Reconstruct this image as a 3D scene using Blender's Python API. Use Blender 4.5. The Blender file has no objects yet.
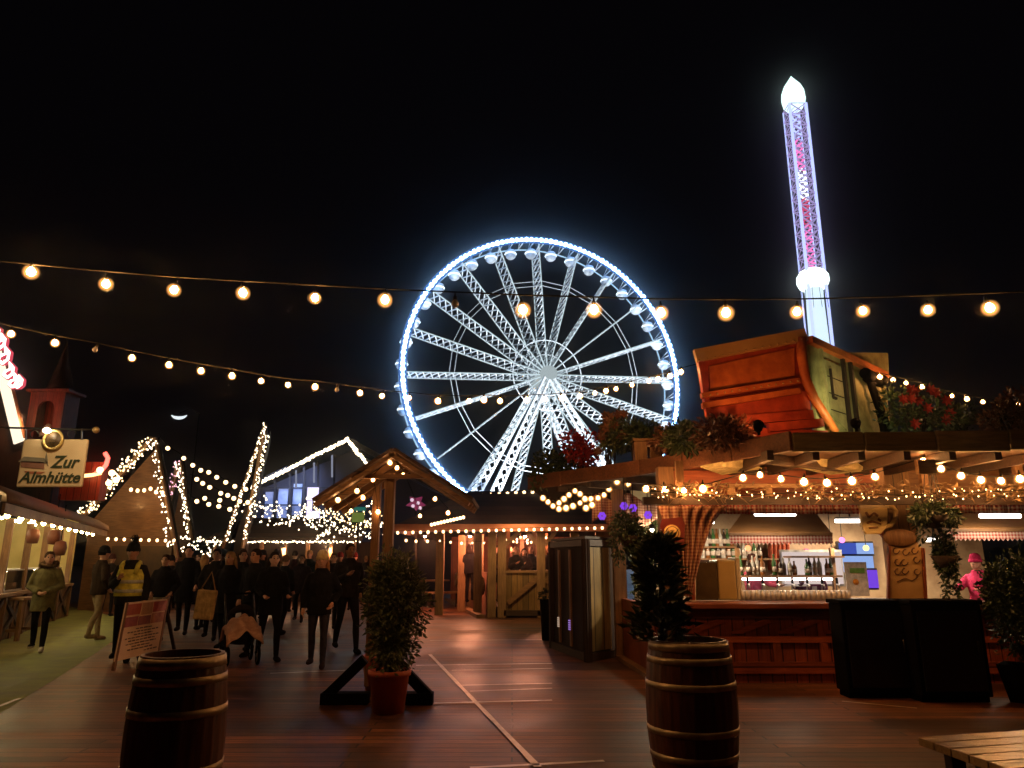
import bpy, math, random
from mathutils import Vector, Matrix
from mathutils.bvhtree import BVHTree
random.seed(7)
R = math.radians
SC = bpy.context.scene
COL = SC.collection

# ------------------------------------------------------------------ camera, sky, exposure
FPX, PITCH, EYE = 718.0, R(13.8), 1.55
cam = bpy.data.cameras.new('camera')
camera = bpy.data.objects.new('camera', cam)
COL.objects.link(camera)
camera.location = (0, 0, EYE)
camera.rotation_euler = (R(90) + PITCH, 0, 0)
cam.sensor_width = 36.0
cam.lens = 36.0 * FPX / 1024.0
cam.clip_start, cam.clip_end = 0.05, 2000
SC.camera = camera
W = bpy.data.worlds.new('World')
SC.world = W
W.use_nodes = True
bg = W.node_tree.nodes['Background']
bg.inputs[0].default_value = (0.55, 0.42, 0.62, 1)
bg.inputs[1].default_value = 0.0022
SC.view_settings.view_transform = 'Standard'
SC.view_settings.look = 'None'
SC.view_settings.exposure = -0.15
SC.view_settings.gamma = 1.0
SC.view_settings.use_curve_mapping = False
cy = SC.cycles
cy.use_light_tree = True
cy.max_bounces = 4
cy.diffuse_bounces = 2
cy.glossy_bounces = 2
cy.transmission_bounces = 4
cy.transparent_max_bounces = 8
cy.volume_bounces = 0
cy.sample_clamp_indirect = 2.0
cy.sample_clamp_direct = 0.0
cy.caustics_reflective = False
cy.caustics_refractive = False
cy.use_denoising = True

# light levels (radiance of the lamps themselves)
L_BIG, L_MID, L_FAIRY = 110.0, 200.0, 12.0

def ray(px, py):
    u = (px - 512) / FPX
    v = (384 - py) / FPX
    return Vector((u, math.cos(PITCH) - v * math.sin(PITCH), math.sin(PITCH) + v * math.cos(PITCH)))
def P(px, py, Y):
    d = ray(px, py)
    k = Y / d.y
    return Vector((d.x * k, Y, EYE + d.z * k))
def G(px, py, z=0.0):
    d = ray(px, py)
    k = (z - EYE) / d.z
    return Vector((d.x * k, d.y * k, z))

# ------------------------------------------------------------------ materials
def newmat(name):
    m = bpy.data.materials.new(name)
    m.use_nodes = True
    nt = m.node_tree
    return m, nt, nt.nodes['Principled BSDF']
def nd(nt, t, **kw):
    n = nt.nodes.new(t)
    for k, v in kw.items():
        if hasattr(n, k): setattr(n, k, v)
        else: n.inputs[k].default_value = v
    return n
def coords(nt, scale=(1, 1, 1), kind='Object', rot=(0, 0, 0)):
    tc = nd(nt, 'ShaderNodeTexCoord')
    mp = nd(nt, 'ShaderNodeMapping')
    mp.inputs['Scale'].default_value = scale
    mp.inputs['Rotation'].default_value = rot
    nt.links.new(tc.outputs[kind], mp.inputs['Vector'])
    return mp.outputs['Vector']
def ramp(nt, fac, c0, c1, p0=0.3, p1=0.7):
    r = nd(nt, 'ShaderNodeValToRGB')
    r.color_ramp.elements[0].position = p0
    r.color_ramp.elements[1].position = p1
    r.color_ramp.elements[0].color = (*c0, 1)
    r.color_ramp.elements[1].color = (*c1, 1)
    nt.links.new(fac, r.inputs[0])
    return r.outputs[0]
def bump(nt, b, h, s=0.3, d=0.01):
    n = nd(nt, 'ShaderNodeBump', Strength=s, Distance=d)
    nt.links.new(h, n.inputs['Height'])
    nt.links.new(n.outputs[0], b.inputs['Normal'])
def wood(name, c0, c1, axis='z', rough=0.6, plank=None, sc=1.0):
    """grain stretched along one axis; plank = board width in metres gives dark joints across another axis"""
    m, nt, b = newmat(name)
    s = {'x': (1.2, 14, 14), 'y': (14, 1.2, 14), 'z': (14, 14, 1.2)}[axis]
    v = coords(nt, tuple(q * sc for q in s))
    n = nd(nt, 'ShaderNodeTexNoise', Scale=2.2, Detail=7.0, Roughness=0.65, Distortion=0.6)
    nt.links.new(v, n.inputs['Vector'])
    col = ramp(nt, n.outputs['Fac'], c0, c1)
    n2 = nd(nt, 'ShaderNodeTexNoise', Scale=1.3, Detail=3.0)
    nt.links.new(coords(nt), n2.inputs['Vector'])
    mx = nd(nt, 'ShaderNodeMixRGB', blend_type='MULTIPLY'); mx.inputs[0].default_value = 0.75
    nt.links.new(col, mx.inputs[1])
    nt.links.new(ramp(nt, n2.outputs['Fac'], (.45, .42, .4), (1, 1, 1), .3, .62), mx.inputs[2])
    out = mx.outputs[0]; hgt = n.outputs['Fac']
    if plank:
        sp = nd(nt, 'ShaderNodeSeparateXYZ'); nt.links.new(coords(nt), sp.inputs[0])
        ax = {'x': 'Z', 'y': 'X', 'z': 'X'}[axis]
        dv = nd(nt, 'ShaderNodeMath', operation='DIVIDE'); nt.links.new(sp.outputs[ax], dv.inputs[0]); dv.inputs[1].default_value = plank
        fr = nd(nt, 'ShaderNodeMath', operation='FRACT'); nt.links.new(dv.outputs[0], fr.inputs[0])
        pp = nd(nt, 'ShaderNodeMath', operation='PINGPONG'); nt.links.new(fr.outputs[0], pp.inputs[0]); pp.inputs[1].default_value = .5
        fl = nd(nt, 'ShaderNodeMath', operation='FLOOR'); nt.links.new(dv.outputs[0], fl.inputs[0])
        wn = nd(nt, 'ShaderNodeTexWhiteNoise', noise_dimensions='1D'); nt.links.new(fl.outputs[0], wn.inputs['W'])
        m2 = nd(nt, 'ShaderNodeMixRGB', blend_type='MULTIPLY'); m2.inputs[0].default_value = 1
        nt.links.new(out, m2.inputs[1]); nt.links.new(ramp(nt, wn.outputs[0], (.6, .6, .6), (1.1, 1.05, 1), 0, 1), m2.inputs[2])
        m3 = nd(nt, 'ShaderNodeMixRGB', blend_type='MULTIPLY'); m3.inputs[0].default_value = 1
        nt.links.new(m2.outputs[0], m3.inputs[1]); nt.links.new(ramp(nt, pp.outputs[0], (.12, .1, .1), (1, 1, 1), .02, .07), m3.inputs[2])
        out = m3.outputs[0]
    nt.links.new(out, b.inputs['Base Color'])
    b.inputs['Roughness'].default_value = rough
    bump(nt, b, hgt, .25, .006)
    return m
def mottled(name, c0, c1, scale=6, rough=0.7, metal=0.0, bumps=.15, spec=.5):
    m, nt, b = newmat(name)
    n = nd(nt, 'ShaderNodeTexNoise', Scale=scale, Detail=5.0, Roughness=.6)
    nt.links.new(coords(nt), n.inputs['Vector'])
    nt.links.new(ramp(nt, n.outputs['Fac'], c0, c1), b.inputs['Base Color'])
    nt.links.new(ramp(nt, n.outputs['Fac'], (rough * .8,) * 3, (min(1, rough * 1.15),) * 3), b.inputs['Roughness'])
    b.inputs['Metallic'].default_value = metal
    b.inputs['Specular IOR Level'].default_value = spec
    if bumps: bump(nt, b, n.outputs['Fac'], bumps, .01)
    return m
def glow(name, c, s):
    m = bpy.data.materials.new(name); m.use_nodes = True
    nt = m.node_tree; nt.nodes.clear()
    e = nt.nodes.new('ShaderNodeEmission'); o = nt.nodes.new('ShaderNodeOutputMaterial')
    e.inputs[0].default_value = (*c, 1); e.inputs[1].default_value = s
    nt.links.new(e.outputs[0], o.inputs[0])
    return m
def halo_shell(name, c, s):
    # bulb bloom imitated by an added transparent envelope shell: glow fades towards the rim
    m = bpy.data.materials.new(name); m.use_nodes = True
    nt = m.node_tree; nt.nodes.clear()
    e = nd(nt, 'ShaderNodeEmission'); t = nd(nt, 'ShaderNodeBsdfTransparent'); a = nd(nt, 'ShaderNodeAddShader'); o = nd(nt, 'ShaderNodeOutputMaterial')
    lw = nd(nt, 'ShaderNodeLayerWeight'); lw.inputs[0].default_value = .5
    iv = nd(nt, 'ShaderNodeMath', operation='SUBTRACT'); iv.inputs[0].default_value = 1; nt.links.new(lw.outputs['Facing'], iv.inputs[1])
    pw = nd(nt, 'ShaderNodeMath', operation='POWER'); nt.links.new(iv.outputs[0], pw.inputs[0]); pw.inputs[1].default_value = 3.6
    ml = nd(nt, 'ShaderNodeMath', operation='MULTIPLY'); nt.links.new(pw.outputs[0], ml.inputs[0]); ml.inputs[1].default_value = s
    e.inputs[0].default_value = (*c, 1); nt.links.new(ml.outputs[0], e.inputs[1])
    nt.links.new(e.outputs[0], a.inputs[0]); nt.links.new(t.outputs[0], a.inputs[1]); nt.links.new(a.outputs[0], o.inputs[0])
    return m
def foliage(name, c0, c1, rough=.38):
    m, nt, b = newmat(name)
    n = nd(nt, 'ShaderNodeTexNoise', Scale=9.0, Detail=2.0)
    nt.links.new(coords(nt), n.inputs['Vector'])
    nt.links.new(ramp(nt, n.outputs['Fac'], c0, c1), b.inputs['Base Color'])
    b.inputs['Roughness'].default_value = rough
    return m
def gingham(name, c0, c1, cell=.05, vert=False):
    m, nt, b = newmat(name)
    tc = coords(nt)
    sp = nd(nt, 'ShaderNodeSeparateXYZ'); nt.links.new(tc, sp.inputs[0])
    vals = []
    for ax in ('X', 'Z'):
        dv = nd(nt, 'ShaderNodeMath', operation='DIVIDE'); nt.links.new(sp.outputs[ax], dv.inputs[0]); dv.inputs[1].default_value = cell
        fr = nd(nt, 'ShaderNodeMath', operation='FRACT'); nt.links.new(dv.outputs[0], fr.inputs[0])
        gt = nd(nt, 'ShaderNodeMath', operation='GREATER_THAN'); nt.links.new(fr.outputs[0], gt.inputs[0]); gt.inputs[1].default_value = .5
        vals.append(gt.outputs[0])
    ad = nd(nt, 'ShaderNodeMath', operation='ADD'); nt.links.new(vals[0], ad.inputs[0])
    if vert: ad.inputs[1].default_value = .5
    else: nt.links.new(vals[1], ad.inputs[1])
    hf = nd(nt, 'ShaderNodeMath', operation='MULTIPLY'); nt.links.new(ad.outputs[0], hf.inputs[0]); hf.inputs[1].default_value = .5
    nt.links.new(ramp(nt, hf.outputs[0], c0, c1, 0, 1), b.inputs['Base Color'])
    b.inputs['Roughness'].default_value = .9
    return m
def cloth(name, c, rough=.9):
    m, nt, b = newmat(name)
    v = coords(nt)
    n = nd(nt, 'ShaderNodeTexNoise', Scale=14.0, Detail=4.0); nt.links.new(v, n.inputs['Vector'])
    f = nd(nt, 'ShaderNodeTexNoise', Scale=5.0, Detail=3.0, Distortion=1.6); nt.links.new(coords(nt, (1.6, 1.6, .8)), f.inputs['Vector'])
    nt.links.new(ramp(nt, n.outputs['Fac'], tuple(q * .7 for q in c), tuple(min(1, q * 1.25) for q in c)), b.inputs['Base Color'])
    b.inputs['Roughness'].default_value = rough; b.inputs['Specular IOR Level'].default_value = .06
    bump(nt, b, f.outputs['Fac'], .7, .03)
    return m

M = {}
M['wood'] = wood('warm_wood', (.13, .06, .022), (.34, .18, .075), 'z')
M['wood_x'] = wood('warm_wood_along', (.13, .06, .022), (.34, .18, .075), 'x')
M['wood_boards'] = wood('warm_wood_boards', (.16, .085, .03), (.38, .22, .09), 'z', plank=.14)
M['dark_wood'] = wood('dark_wood', (.014, .007, .004), (.045, .022, .012), 'z', .85)
M['dark_wood_x'] = wood('dark_wood_along', (.03, .017, .010), (.085, .045, .025), 'x')
M['red_wood'] = wood('red_stained_wood', (.24, .045, .016), (.50, .13, .05), 'x', .5, plank=.2)
M['red_wood_z'] = wood('red_stained_boards', (.24, .045, .016), (.50, .13, .05), 'z', .5, plank=.16)
M['beam'] = wood('pale_beam', (.2, .11, .045), (.42, .25, .11), 'x')
M['beam_z'] = wood('pale_post', (.2, .11, .045), (.42, .25, .11), 'z')
M['panel'] = wood('weathered_panel', (.22, .15, .05), (.46, .34, .12), 'z', plank=.17)
M['roof'] = wood('brown_shingle', (.035, .018, .010), (.10, .05, .025), 'x', .8, plank=.16)
M['lid'] = mottled('worn_barrel_lid', (.012, .007, .005), (.03, .017, .011), 6, .95, 0, .3, .08)
M['barrel'] = wood('barrel_stave', (.05, .015, .007), (.20, .066, .028), 'z', .42)
M['hoop'] = mottled('barrel_hoop', (.26, .20, .13), (.58, .46, .30), 9, .42, .6)
M['black'] = mottled('black_paint', (.003, .003, .003), (.006, .005, .005), 5, .9, 0, .1, .04)
M['iron'] = mottled('dark_iron', (.012, .011, .010), (.03, .028, .026), 8, .5, .6)
M['steel'] = mottled('brushed_steel', (.35, .34, .33), (.6, .59, .57), 8, .35, .9)
M['white_steel'] = mottled('white_painted_steel', (.62, .66, .7), (.8, .82, .84), 2, .5)
M['cream'] = mottled('cream_paint', (.50, .40, .24), (.64, .52, .32), 4, .7)
M['cable'] = mottled('cable_rubber', (.010, .010, .009), (.025, .025, .02), 8, .8, 0, .1, .1)
M['terracotta'] = mottled('terracotta', (.42, .085, .04), (.58, .14, .07), 7, .65)
M['strip'] = mottled('scuffed_metal_strip', (.42, .38, .36), (.80, .74, .70), 5, .4, .1)
M['leaf_dark'] = foliage('dark_leaf', (.012, .028, .010), (.055, .085, .03))
M['leaf_lit'] = foliage('olive_leaf', (.03, .05, .012), (.12, .14, .05))
M['leaf_red'] = foliage('red_leaf', (.20, .012, .008), (.45, .03, .02))
M['leaf_brown'] = foliage('dry_brown_leaf', (.05, .02, .012), (.16, .06, .03))
M['big_bulb'] = glow('warm_bulb_glass', (1.0, .44, .13), L_BIG)
M['big_bulb_bright'] = glow('bright_warm_bulb_glass', (1.0, .46, .15), 540)
M['stand_bulb'] = glow('soft_warm_bulb_glass', (1.0, .46, .16), 55)
M['mid_bulb'] = glow('warm_small_bulb_glass', (1.0, .43, .13), L_MID)
M['fairy'] = glow('fairy_light', (1.0, .66, .30), 5)
M['fairy_white'] = glow('cream_fairy_light', (1.0, .80, .52), 6.5)
M['fairy_far'] = glow('distant_bulb', (1.0, .62, .30), 5)
M['tube_warm'] = glow('warm_tube_lamp', (1.0, .86, .6), 70)
M['tube_white'] = glow('white_tube_lamp', (1.0, .93, .84), 9)
M['screen'] = glow('blue_screen', (.34, .52, 1.0), .9)
M['violet'] = glow('violet_light', (.30, .07, 1.0), .9)
M['halo_shell'] = halo_shell('amber_halo_glow', (1.0, .42, .10), 2.0)
M['gray_glass'] = mottled('clear_dark_glass', (.25, .24, .25), (.4, .38, .4), 3, .12, 0, 0)
M['gingham'] = gingham('red_gingham', (.55, .42, .36), (.30, .03, .02))
M['curtain'] = gingham('brown_check_curtain', (.42, .25, .16), (.20, .05, .03), .045)
M['white_cloth'] = cloth('pale_cloth', (.6, .52, .45))

# deck planks
def deck_mat():
    m, nt, b = newmat('red_brown_deck')
    v = coords(nt)
    br = nd(nt, 'ShaderNodeTexBrick', offset=.37, offset_frequency=2)
    br.inputs['Scale'].default_value = 1
    br.inputs['Color1'].default_value = (1.1, 1.05, 1, 1); br.inputs['Color2'].default_value = (.30, .27, .27, 1)
    br.inputs['Mortar'].default_value = (.03, .03, .03, 1)
    br.inputs['Mortar Size'].default_value = .010
    br.inputs['Mortar Smooth'].default_value = .2
    br.inputs['Bias'].default_value = 0
    br.inputs['Brick Width'].default_value = 3.6
    br.inputs['Row Height'].default_value = .145
    nt.links.new(v, br.inputs['Vector'])
    n = nd(nt, 'ShaderNodeTexNoise', Scale=2.0, Detail=8.0, Roughness=.7)
    nt.links.new(coords(nt, (1.3, 16, 1)), n.inputs['Vector'])
    c = ramp(nt, n.outputs['Fac'], (.06, .023, .009), (.29, .118, .046), .32, .68)
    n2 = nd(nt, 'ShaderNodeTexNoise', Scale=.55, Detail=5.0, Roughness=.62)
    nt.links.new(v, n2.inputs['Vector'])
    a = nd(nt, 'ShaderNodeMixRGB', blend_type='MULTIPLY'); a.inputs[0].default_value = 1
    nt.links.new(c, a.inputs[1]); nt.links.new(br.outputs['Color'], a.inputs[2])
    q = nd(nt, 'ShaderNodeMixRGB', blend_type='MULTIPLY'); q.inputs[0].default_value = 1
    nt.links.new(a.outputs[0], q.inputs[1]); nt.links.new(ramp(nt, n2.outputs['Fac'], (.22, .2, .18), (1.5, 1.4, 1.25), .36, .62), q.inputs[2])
    nt.links.new(q.outputs[0], b.inputs['Base Color'])
    nt.links.new(ramp(nt, n2.outputs['Fac'], (.36,) * 3, (.62,) * 3), b.inputs['Roughness'])
    ad = nd(nt, 'ShaderNodeMath', operation='ADD'); nt.links.new(n.outputs['Fac'], ad.inputs[0]); nt.links.new(br.outputs['Fac'], ad.inputs[1])
    inv = nd(nt, 'ShaderNodeMath', operation='SUBTRACT'); inv.inputs[0].default_value = 1; nt.links.new(br.outputs['Fac'], inv.inputs[1])
    ad2 = nd(nt, 'ShaderNodeMath', operation='MULTIPLY_ADD'); nt.links.new(n.outputs['Fac'], ad2.inputs[0]); ad2.inputs[1].default_value = .25
    nt.links.new(inv.outputs[0], ad2.inputs[2])
    bump(nt, b, ad2.outputs[0], .45, .008)
    return m
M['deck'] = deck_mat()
M['mat_green'] = mottled('olive_matting', (.15, .18, .045), (.30, .34, .09), 2.2, .8, 0, .2)

# ------------------------------------------------------------------ mesh builder
def _ico(n):
    t = (1 + 5 ** .5) / 2
    v = [Vector(q).normalized() for q in ((-1, t, 0), (1, t, 0), (-1, -t, 0), (1, -t, 0), (0, -1, t), (0, 1, t), (0, -1, -t), (0, 1, -t), (t, 0, -1), (t, 0, 1), (-t, 0, -1), (-t, 0, 1))]
    f = [(0, 11, 5), (0, 5, 1), (0, 1, 7), (0, 7, 10), (0, 10, 11), (1, 5, 9), (5, 11, 4), (11, 10, 2), (10, 7, 6), (7, 1, 8), (3, 9, 4), (3, 4, 2), (3, 2, 6), (3, 6, 8), (3, 8, 9), (4, 9, 5), (2, 4, 11), (6, 2, 10), (8, 6, 7), (9, 8, 1)]
    for _ in range(n):
        cache, nf = {}, []
        def mid(a, b):
            k = (min(a, b), max(a, b))
            if k not in cache:
                v.append(((v[a] + v[b]) / 2).normalized()); cache[k] = len(v) - 1
            return cache[k]
        for a, b, c in f:
            x, y, z = mid(a, b), mid(b, c), mid(c, a)
            nf += [(a, x, z), (b, y, x), (c, z, y), (x, y, z)]
        f = nf
    return v, f
ICO = [_ico(0), _ico(1), _ico(2)]
def frame(d):
    d = Vector(d).normalized()
    a = Vector((0, 0, 1)) if abs(d.z) < .95 else Vector((1, 0, 0))
    x = d.cross(a).normalized()
    return x, x.cross(d).normalized(), d
class MB:
    def __init__(s): s.v, s.f, s.m, s.sm = [], [], [], []
    def add(s, vs, fs, mi=0, sm=False):
        o = len(s.v); s.v += [Vector(q) for q in vs]
        for f in fs: s.f.append(tuple(i + o for i in f)); s.m.append(mi); s.sm.append(sm)
        return s
    def box(s, c, d, rot=None, mi=0):
        c = Vector(c); x, y, z = d[0] / 2, d[1] / 2, d[2] / 2
        vs = [Vector(q) for q in ((-x, -y, -z), (x, -y, -z), (x, y, -z), (-x, y, -z), (-x, -y, z), (x, -y, z), (x, y, z), (-x, y, z))]
        if rot is not None: vs = [rot @ q for q in vs]
        return s.add([c + q for q in vs], [(0, 3, 2, 1), (4, 5, 6, 7), (0, 1, 5, 4), (1, 2, 6, 5), (2, 3, 7, 6), (3, 0, 4, 7)], mi)
    def bb(s, x0, x1, y0, y1, z0, z1, mi=0):
        return s.box(((x0 + x1) / 2, (y0 + y1) / 2, (z0 + z1) / 2), (x1 - x0, y1 - y0, z1 - z0), None, mi)
    def bar(s, a, b, w, h=None, mi=0, up=None):
        a, b = Vector(a), Vector(b); h = h or w
        d = (b - a); L = d.length
        x, y, z = frame(d) if up is None else (d.cross(Vector(up)).normalized(), None, d.normalized())
        if up is not None: y = x.cross(z).normalized()
        rot = Matrix((x, y, z)).transposed()
        return s.box((a + b) / 2, (w, h, L), rot, mi)
    def tube(s, pts, r, n=8, mi=0, caps=True, sm=True, ell=None):
        pts = [Vector(p) for p in pts]; k = len(pts)
        rs = list(r) if hasattr(r, '__len__') else [r] * k
        o = len(s.v); px = None
        for i, p in enumerate(pts):
            d = (pts[min(i + 1, k - 1)] - pts[max(i - 1, 0)])
            if d.length < 1e-9: d = Vector((0, 0, 1))
            x, y, d = frame(d)
            if px is not None:
                x = (px - d * px.dot(d)); x = x.normalized() if x.length > 1e-6 else frame(d)[0]
                y = d.cross(x).normalized()
            else: y = d.cross(x).normalized()
            px = x
            for j in range(n):
                t = 2 * math.pi * j / n
                s.v.append(p + (x * math.cos(t) + y * math.sin(t)) * rs[i])
        for i in range(k - 1):
            for j in range(n):
                a, b = o + i * n + j, o + i * n + (j + 1) % n
                s.f.append((a, b, b + n, a + n)); s.m.append(mi); s.sm.append(sm)
        if caps:
            s.f.append(tuple(o + j for j in reversed(range(n)))); s.m.append(mi); s.sm.append(False)
            s.f.append(tuple(o + (k - 1) * n + j for j in range(n))); s.m.append(mi); s.sm.append(False)
        return s
    def rings(s, rings, n=14, mi=0, sm=True):
        """rings: (centre, rx, ry) stacked ellipses in XY"""
        o = len(s.v); k = len(rings)
        for c, rx, ry in rings:
            for j in range(n):
                t = 2 * math.pi * j / n
                s.v.append(Vector(c) + Vector((rx * math.cos(t), ry * math.sin(t), 0)))
        for i in range(k - 1):
            for j in range(n):
                a, b = o + i * n + j, o + i * n + (j + 1) % n
                s.f.append((a, b, b + n, a + n)); s.m.append(mi); s.sm.append(sm)
        s.f.append(tuple(o + j for j in reversed(range(n)))); s.m.append(mi); s.sm.append(False)
        s.f.append(tuple(o + (k - 1) * n + j for j in range(n))); s.m.append(mi); s.sm.append(False)
        return s
    def lathe(s, prof, c=(0, 0, 0), n=24, mi=0, rot=None, sm=True, caps=True):
        o = len(s.v); k = len(prof); c = Vector(c)
        for r, z in prof:
            for j in range(n):
                t = 2 * math.pi * j / n
                q = Vector((r * math.cos(t), r * math.sin(t), z))
                if rot is not None: q = rot @ q
                s.v.append(c + q)
        for i in range(k - 1):
            for j in range(n):
                a, b = o + i * n + j, o + i * n + (j + 1) % n
                s.f.append((a, b, b + n, a + n)); s.m.append(mi); s.sm.append(sm)
        if caps and prof[0][0] > 1e-5: s.f.append(tuple(o + j for j in reversed(range(n)))); s.m.append(mi); s.sm.append(False)
        if caps and prof[-1][0] > 1e-5: s.f.append(tuple(o + (k - 1) * n + j for j in range(n))); s.m.append(mi); s.sm.append(False)
        return s
    def prism(s, poly, off, mi=0):
        poly = [Vector(p) for p in poly]; off = Vector(off); n = len(poly)
        vs = poly + [p + off for p in poly]
        fs = [tuple(range(n)), tuple(reversed(range(n, 2 * n)))] + [(j, j + n, (j + 1) % n + n, (j + 1) % n) for j in range(n)]
        return s.add(vs, fs, mi)
    def ring_prism(s, outer, inner, off, mi=0, closed=True):
        n = len(outer); k = n if closed else n - 1
        for j in range(k):
            a = (j + 1) % n
            s.prism([outer[j], outer[a], inner[a], inner[j]], off, mi)
        return s
    def ball(s, c, r, lvl=1, mi=0, sm=True):
        v, f = ICO[lvl]; c = Vector(c); r = Vector(r) if hasattr(r, '__len__') else Vector((r, r, r))
        return s.add([c + Vector((q.x * r.x, q.y * r.y, q.z * r.z)) for q in v], f, mi, sm)
    def torus(s, c, R_, r, n=24, k=8, rot=None, mi=0, a0=0, a1=2 * math.pi):
        pts = []
        full = abs(a1 - a0 - 2 * math.pi) < 1e-6
        for j in range(n + 1):
            t = a0 + (a1 - a0) * j / n
            q = Vector((R_ * math.cos(t), R_ * math.sin(t), 0))
            if rot is not None: q = rot @ q
            pts.append(Vector(c) + q)
        return s.tube(pts, r, k, mi, caps=not full)
    def leaf(s, p, d, u, L, w, mi=0):
        """one folded leaf: d length direction, u up"""
        p, d = Vector(p), Vector(d).normalized()
        sd = d.cross(u); sd = sd.normalized() if sd.length > 1e-6 else frame(d)[0]
        nn = sd.cross(d)
        vs = [p, p + d * L * .45 + sd * w / 2 + nn * w * .18, p + d * L, p + d * L * .45 - sd * w / 2 + nn * w * .18, p + d * L * .5]
        return s.add(vs, [(0, 1, 4), (1, 2, 4), (0, 4, 3), (4, 2, 3)], mi)
    def build(s, name, mat, parent=None, world=True, bevel=0.0, smooth=None):
        me = bpy.data.meshes.new(name)
        vs = s.v
        if parent is not None and world:
            chain, q = Matrix(), parent
            while q is not None:
                chain = q.matrix_basis @ chain; q = q.parent
            inv = chain.inverted(); vs = [inv @ p for p in vs]
        me.from_pydata([tuple(p) for p in vs], [], s.f)
        for m in (mat if isinstance(mat, (list, tuple)) else [mat]): me.materials.append(m)
        me.polygons.foreach_set('material_index', s.m)
        me.polygons.foreach_set('use_smooth', s.sm if smooth is None else [smooth] * len(s.f))
        me.update()
        o = bpy.data.objects.new(name, me); COL.objects.link(o)
        if parent is not None: o.parent = parent
        if bevel:
            b = o.modifiers.new('edge', 'BEVEL'); b.width = bevel; b.segments = 2; b.limit_method = 'ANGLE'
        return o
def tag(o, label=None, cat=None, group=None, kind=None):
    if label: o['label'] = label
    if cat: o['category'] = cat
    if group: o['group'] = group
    if kind: o['kind'] = kind
    return o
def thing(name, label, cat, loc=(0, 0, 0), rotz=0, group=None):
    o = bpy.data.objects.new(name, None); COL.objects.link(o)
    o.location = loc; o.rotation_euler = (0, 0, rotz); o.empty_display_size = .1
    o.matrix_basis = Matrix.Translation(Vector(loc)) @ Matrix.Rotation(rotz, 4, 'Z')
    return tag(o, label, cat, group)
def put(name, src, parent, loc, rot=None, scale=None):
    """a copy of a part, sharing its mesh"""
    o = src.copy(); COL.objects.link(o); o.name = name; o.parent = parent
    mb = Matrix.Translation(Vector(loc))
    if rot is not None: mb = mb @ rot.to_4x4()
    if scale is not None: mb = mb @ Matrix.Diagonal((*scale, 1))
    o.matrix_basis = mb
    return o
def copy_tree(root, loc, rotz=0, label=None):
    r = root.copy(); COL.objects.link(r)
    r.matrix_basis = Matrix.Translation(Vector(loc)) @ Matrix.Rotation(rotz, 4, 'Z')
    if label: r['label'] = label
    for ch in list(root.children):
        c = ch.copy(); COL.objects.link(c); c.parent = r
        for g in list(ch.children):
            d = g.copy(); COL.objects.link(d); d.parent = c
    return r
def lamp(name, kind, loc, power, color, parent=None, size=.1, target=None, spot=60, blend=.4):
    l = bpy.data.lights.new(name, kind); l.energy = power; l.color = color
    if kind == 'AREA': l.size = size
    else: l.shadow_soft_size = size
    if kind == 'SPOT': l.spot_size = R(spot); l.spot_blend = blend
    o = bpy.data.objects.new(name, l); COL.objects.link(o)
    mb = Matrix.Translation(Vector(loc))
    if target is not None:
        mb = mb @ (Vector(target) - Vector(loc)).to_track_quat('-Z', 'Y').to_matrix().to_4x4()
    if parent is not None:
        mb = parent.matrix_basis.inverted() @ mb; o.parent = parent
    o.matrix_basis = mb
    return o
def rnd(a, b): return random.uniform(a, b)
def rdir():
    while True:
        v = Vector((rnd(-1, 1), rnd(-1, 1), rnd(-1, 1)))
        if .05 < v.length < 1: return v.normalized()
def clump(mb, c, r, n, L=.07, w=.035, mi=0, droop=0.0, shell=.45):
    """leaves through the volume of an ellipsoid, denser to the outside"""
    c, r = Vector(c), Vector(r if hasattr(r, '__len__') else (r, r, r))
    for _ in range(n):
        d = rdir(); k = shell + (1 - shell) * random.random() ** .6
        k *= rnd(.8, 1.12)
        p = c + Vector((d.x * r.x, d.y * r.y, d.z * r.z)) * k
        q = (d + rdir() * .8 + Vector((0, 0, -droop))).normalized()
        mb.leaf(p, q, rdir(), L * rnd(.6, 1.3), w * rnd(.7, 1.3), mi)
def catenary(a, b, sag, n=24):
    a, b = Vector(a), Vector(b)
    return [a.lerp(b, t / n) - Vector((0, 0, sag * 4 * (t / n) * (1 - t / n))) for t in range(n + 1)]
# ------------------------------------------------------------------ ground
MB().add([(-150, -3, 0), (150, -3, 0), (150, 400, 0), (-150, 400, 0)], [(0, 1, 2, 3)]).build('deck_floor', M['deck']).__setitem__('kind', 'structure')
gm = [G(-140, 800, .004), G(0, 713, .004), G(60, 676, .004), G(103, 648, .004), G(138, 622, .004), G(60, 604, .004), G(-140, 600, .004)]
tag(MB().add(gm, [tuple(range(len(gm)))]).build('green_walkway', M['mat_green']), kind='structure')
def strip(a, b, w=.05, z=.010):
    a, b = Vector(a), Vector(b); m = MB()
    n = 14
    d = (b - a).normalized(); s = d.cross(Vector((0, 0, 1)))
    for i in range(n):                                   # worn edge: the width wanders a little
        p, q = a.lerp(b, i / n), a.lerp(b, (i + 1) / n)
        if i == 0: wp = w
        wq = w * rnd(.75, 1.15)
        m.add([p + s * wp / 2 + Vector((0, 0, z)), p - s * wp / 2 + Vector((0, 0, z)), q - s * wq / 2 + Vector((0, 0, z)), q + s * wq / 2 + Vector((0, 0, z))], [(0, 1, 2, 3)])
        wp = wq
    return m
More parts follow.
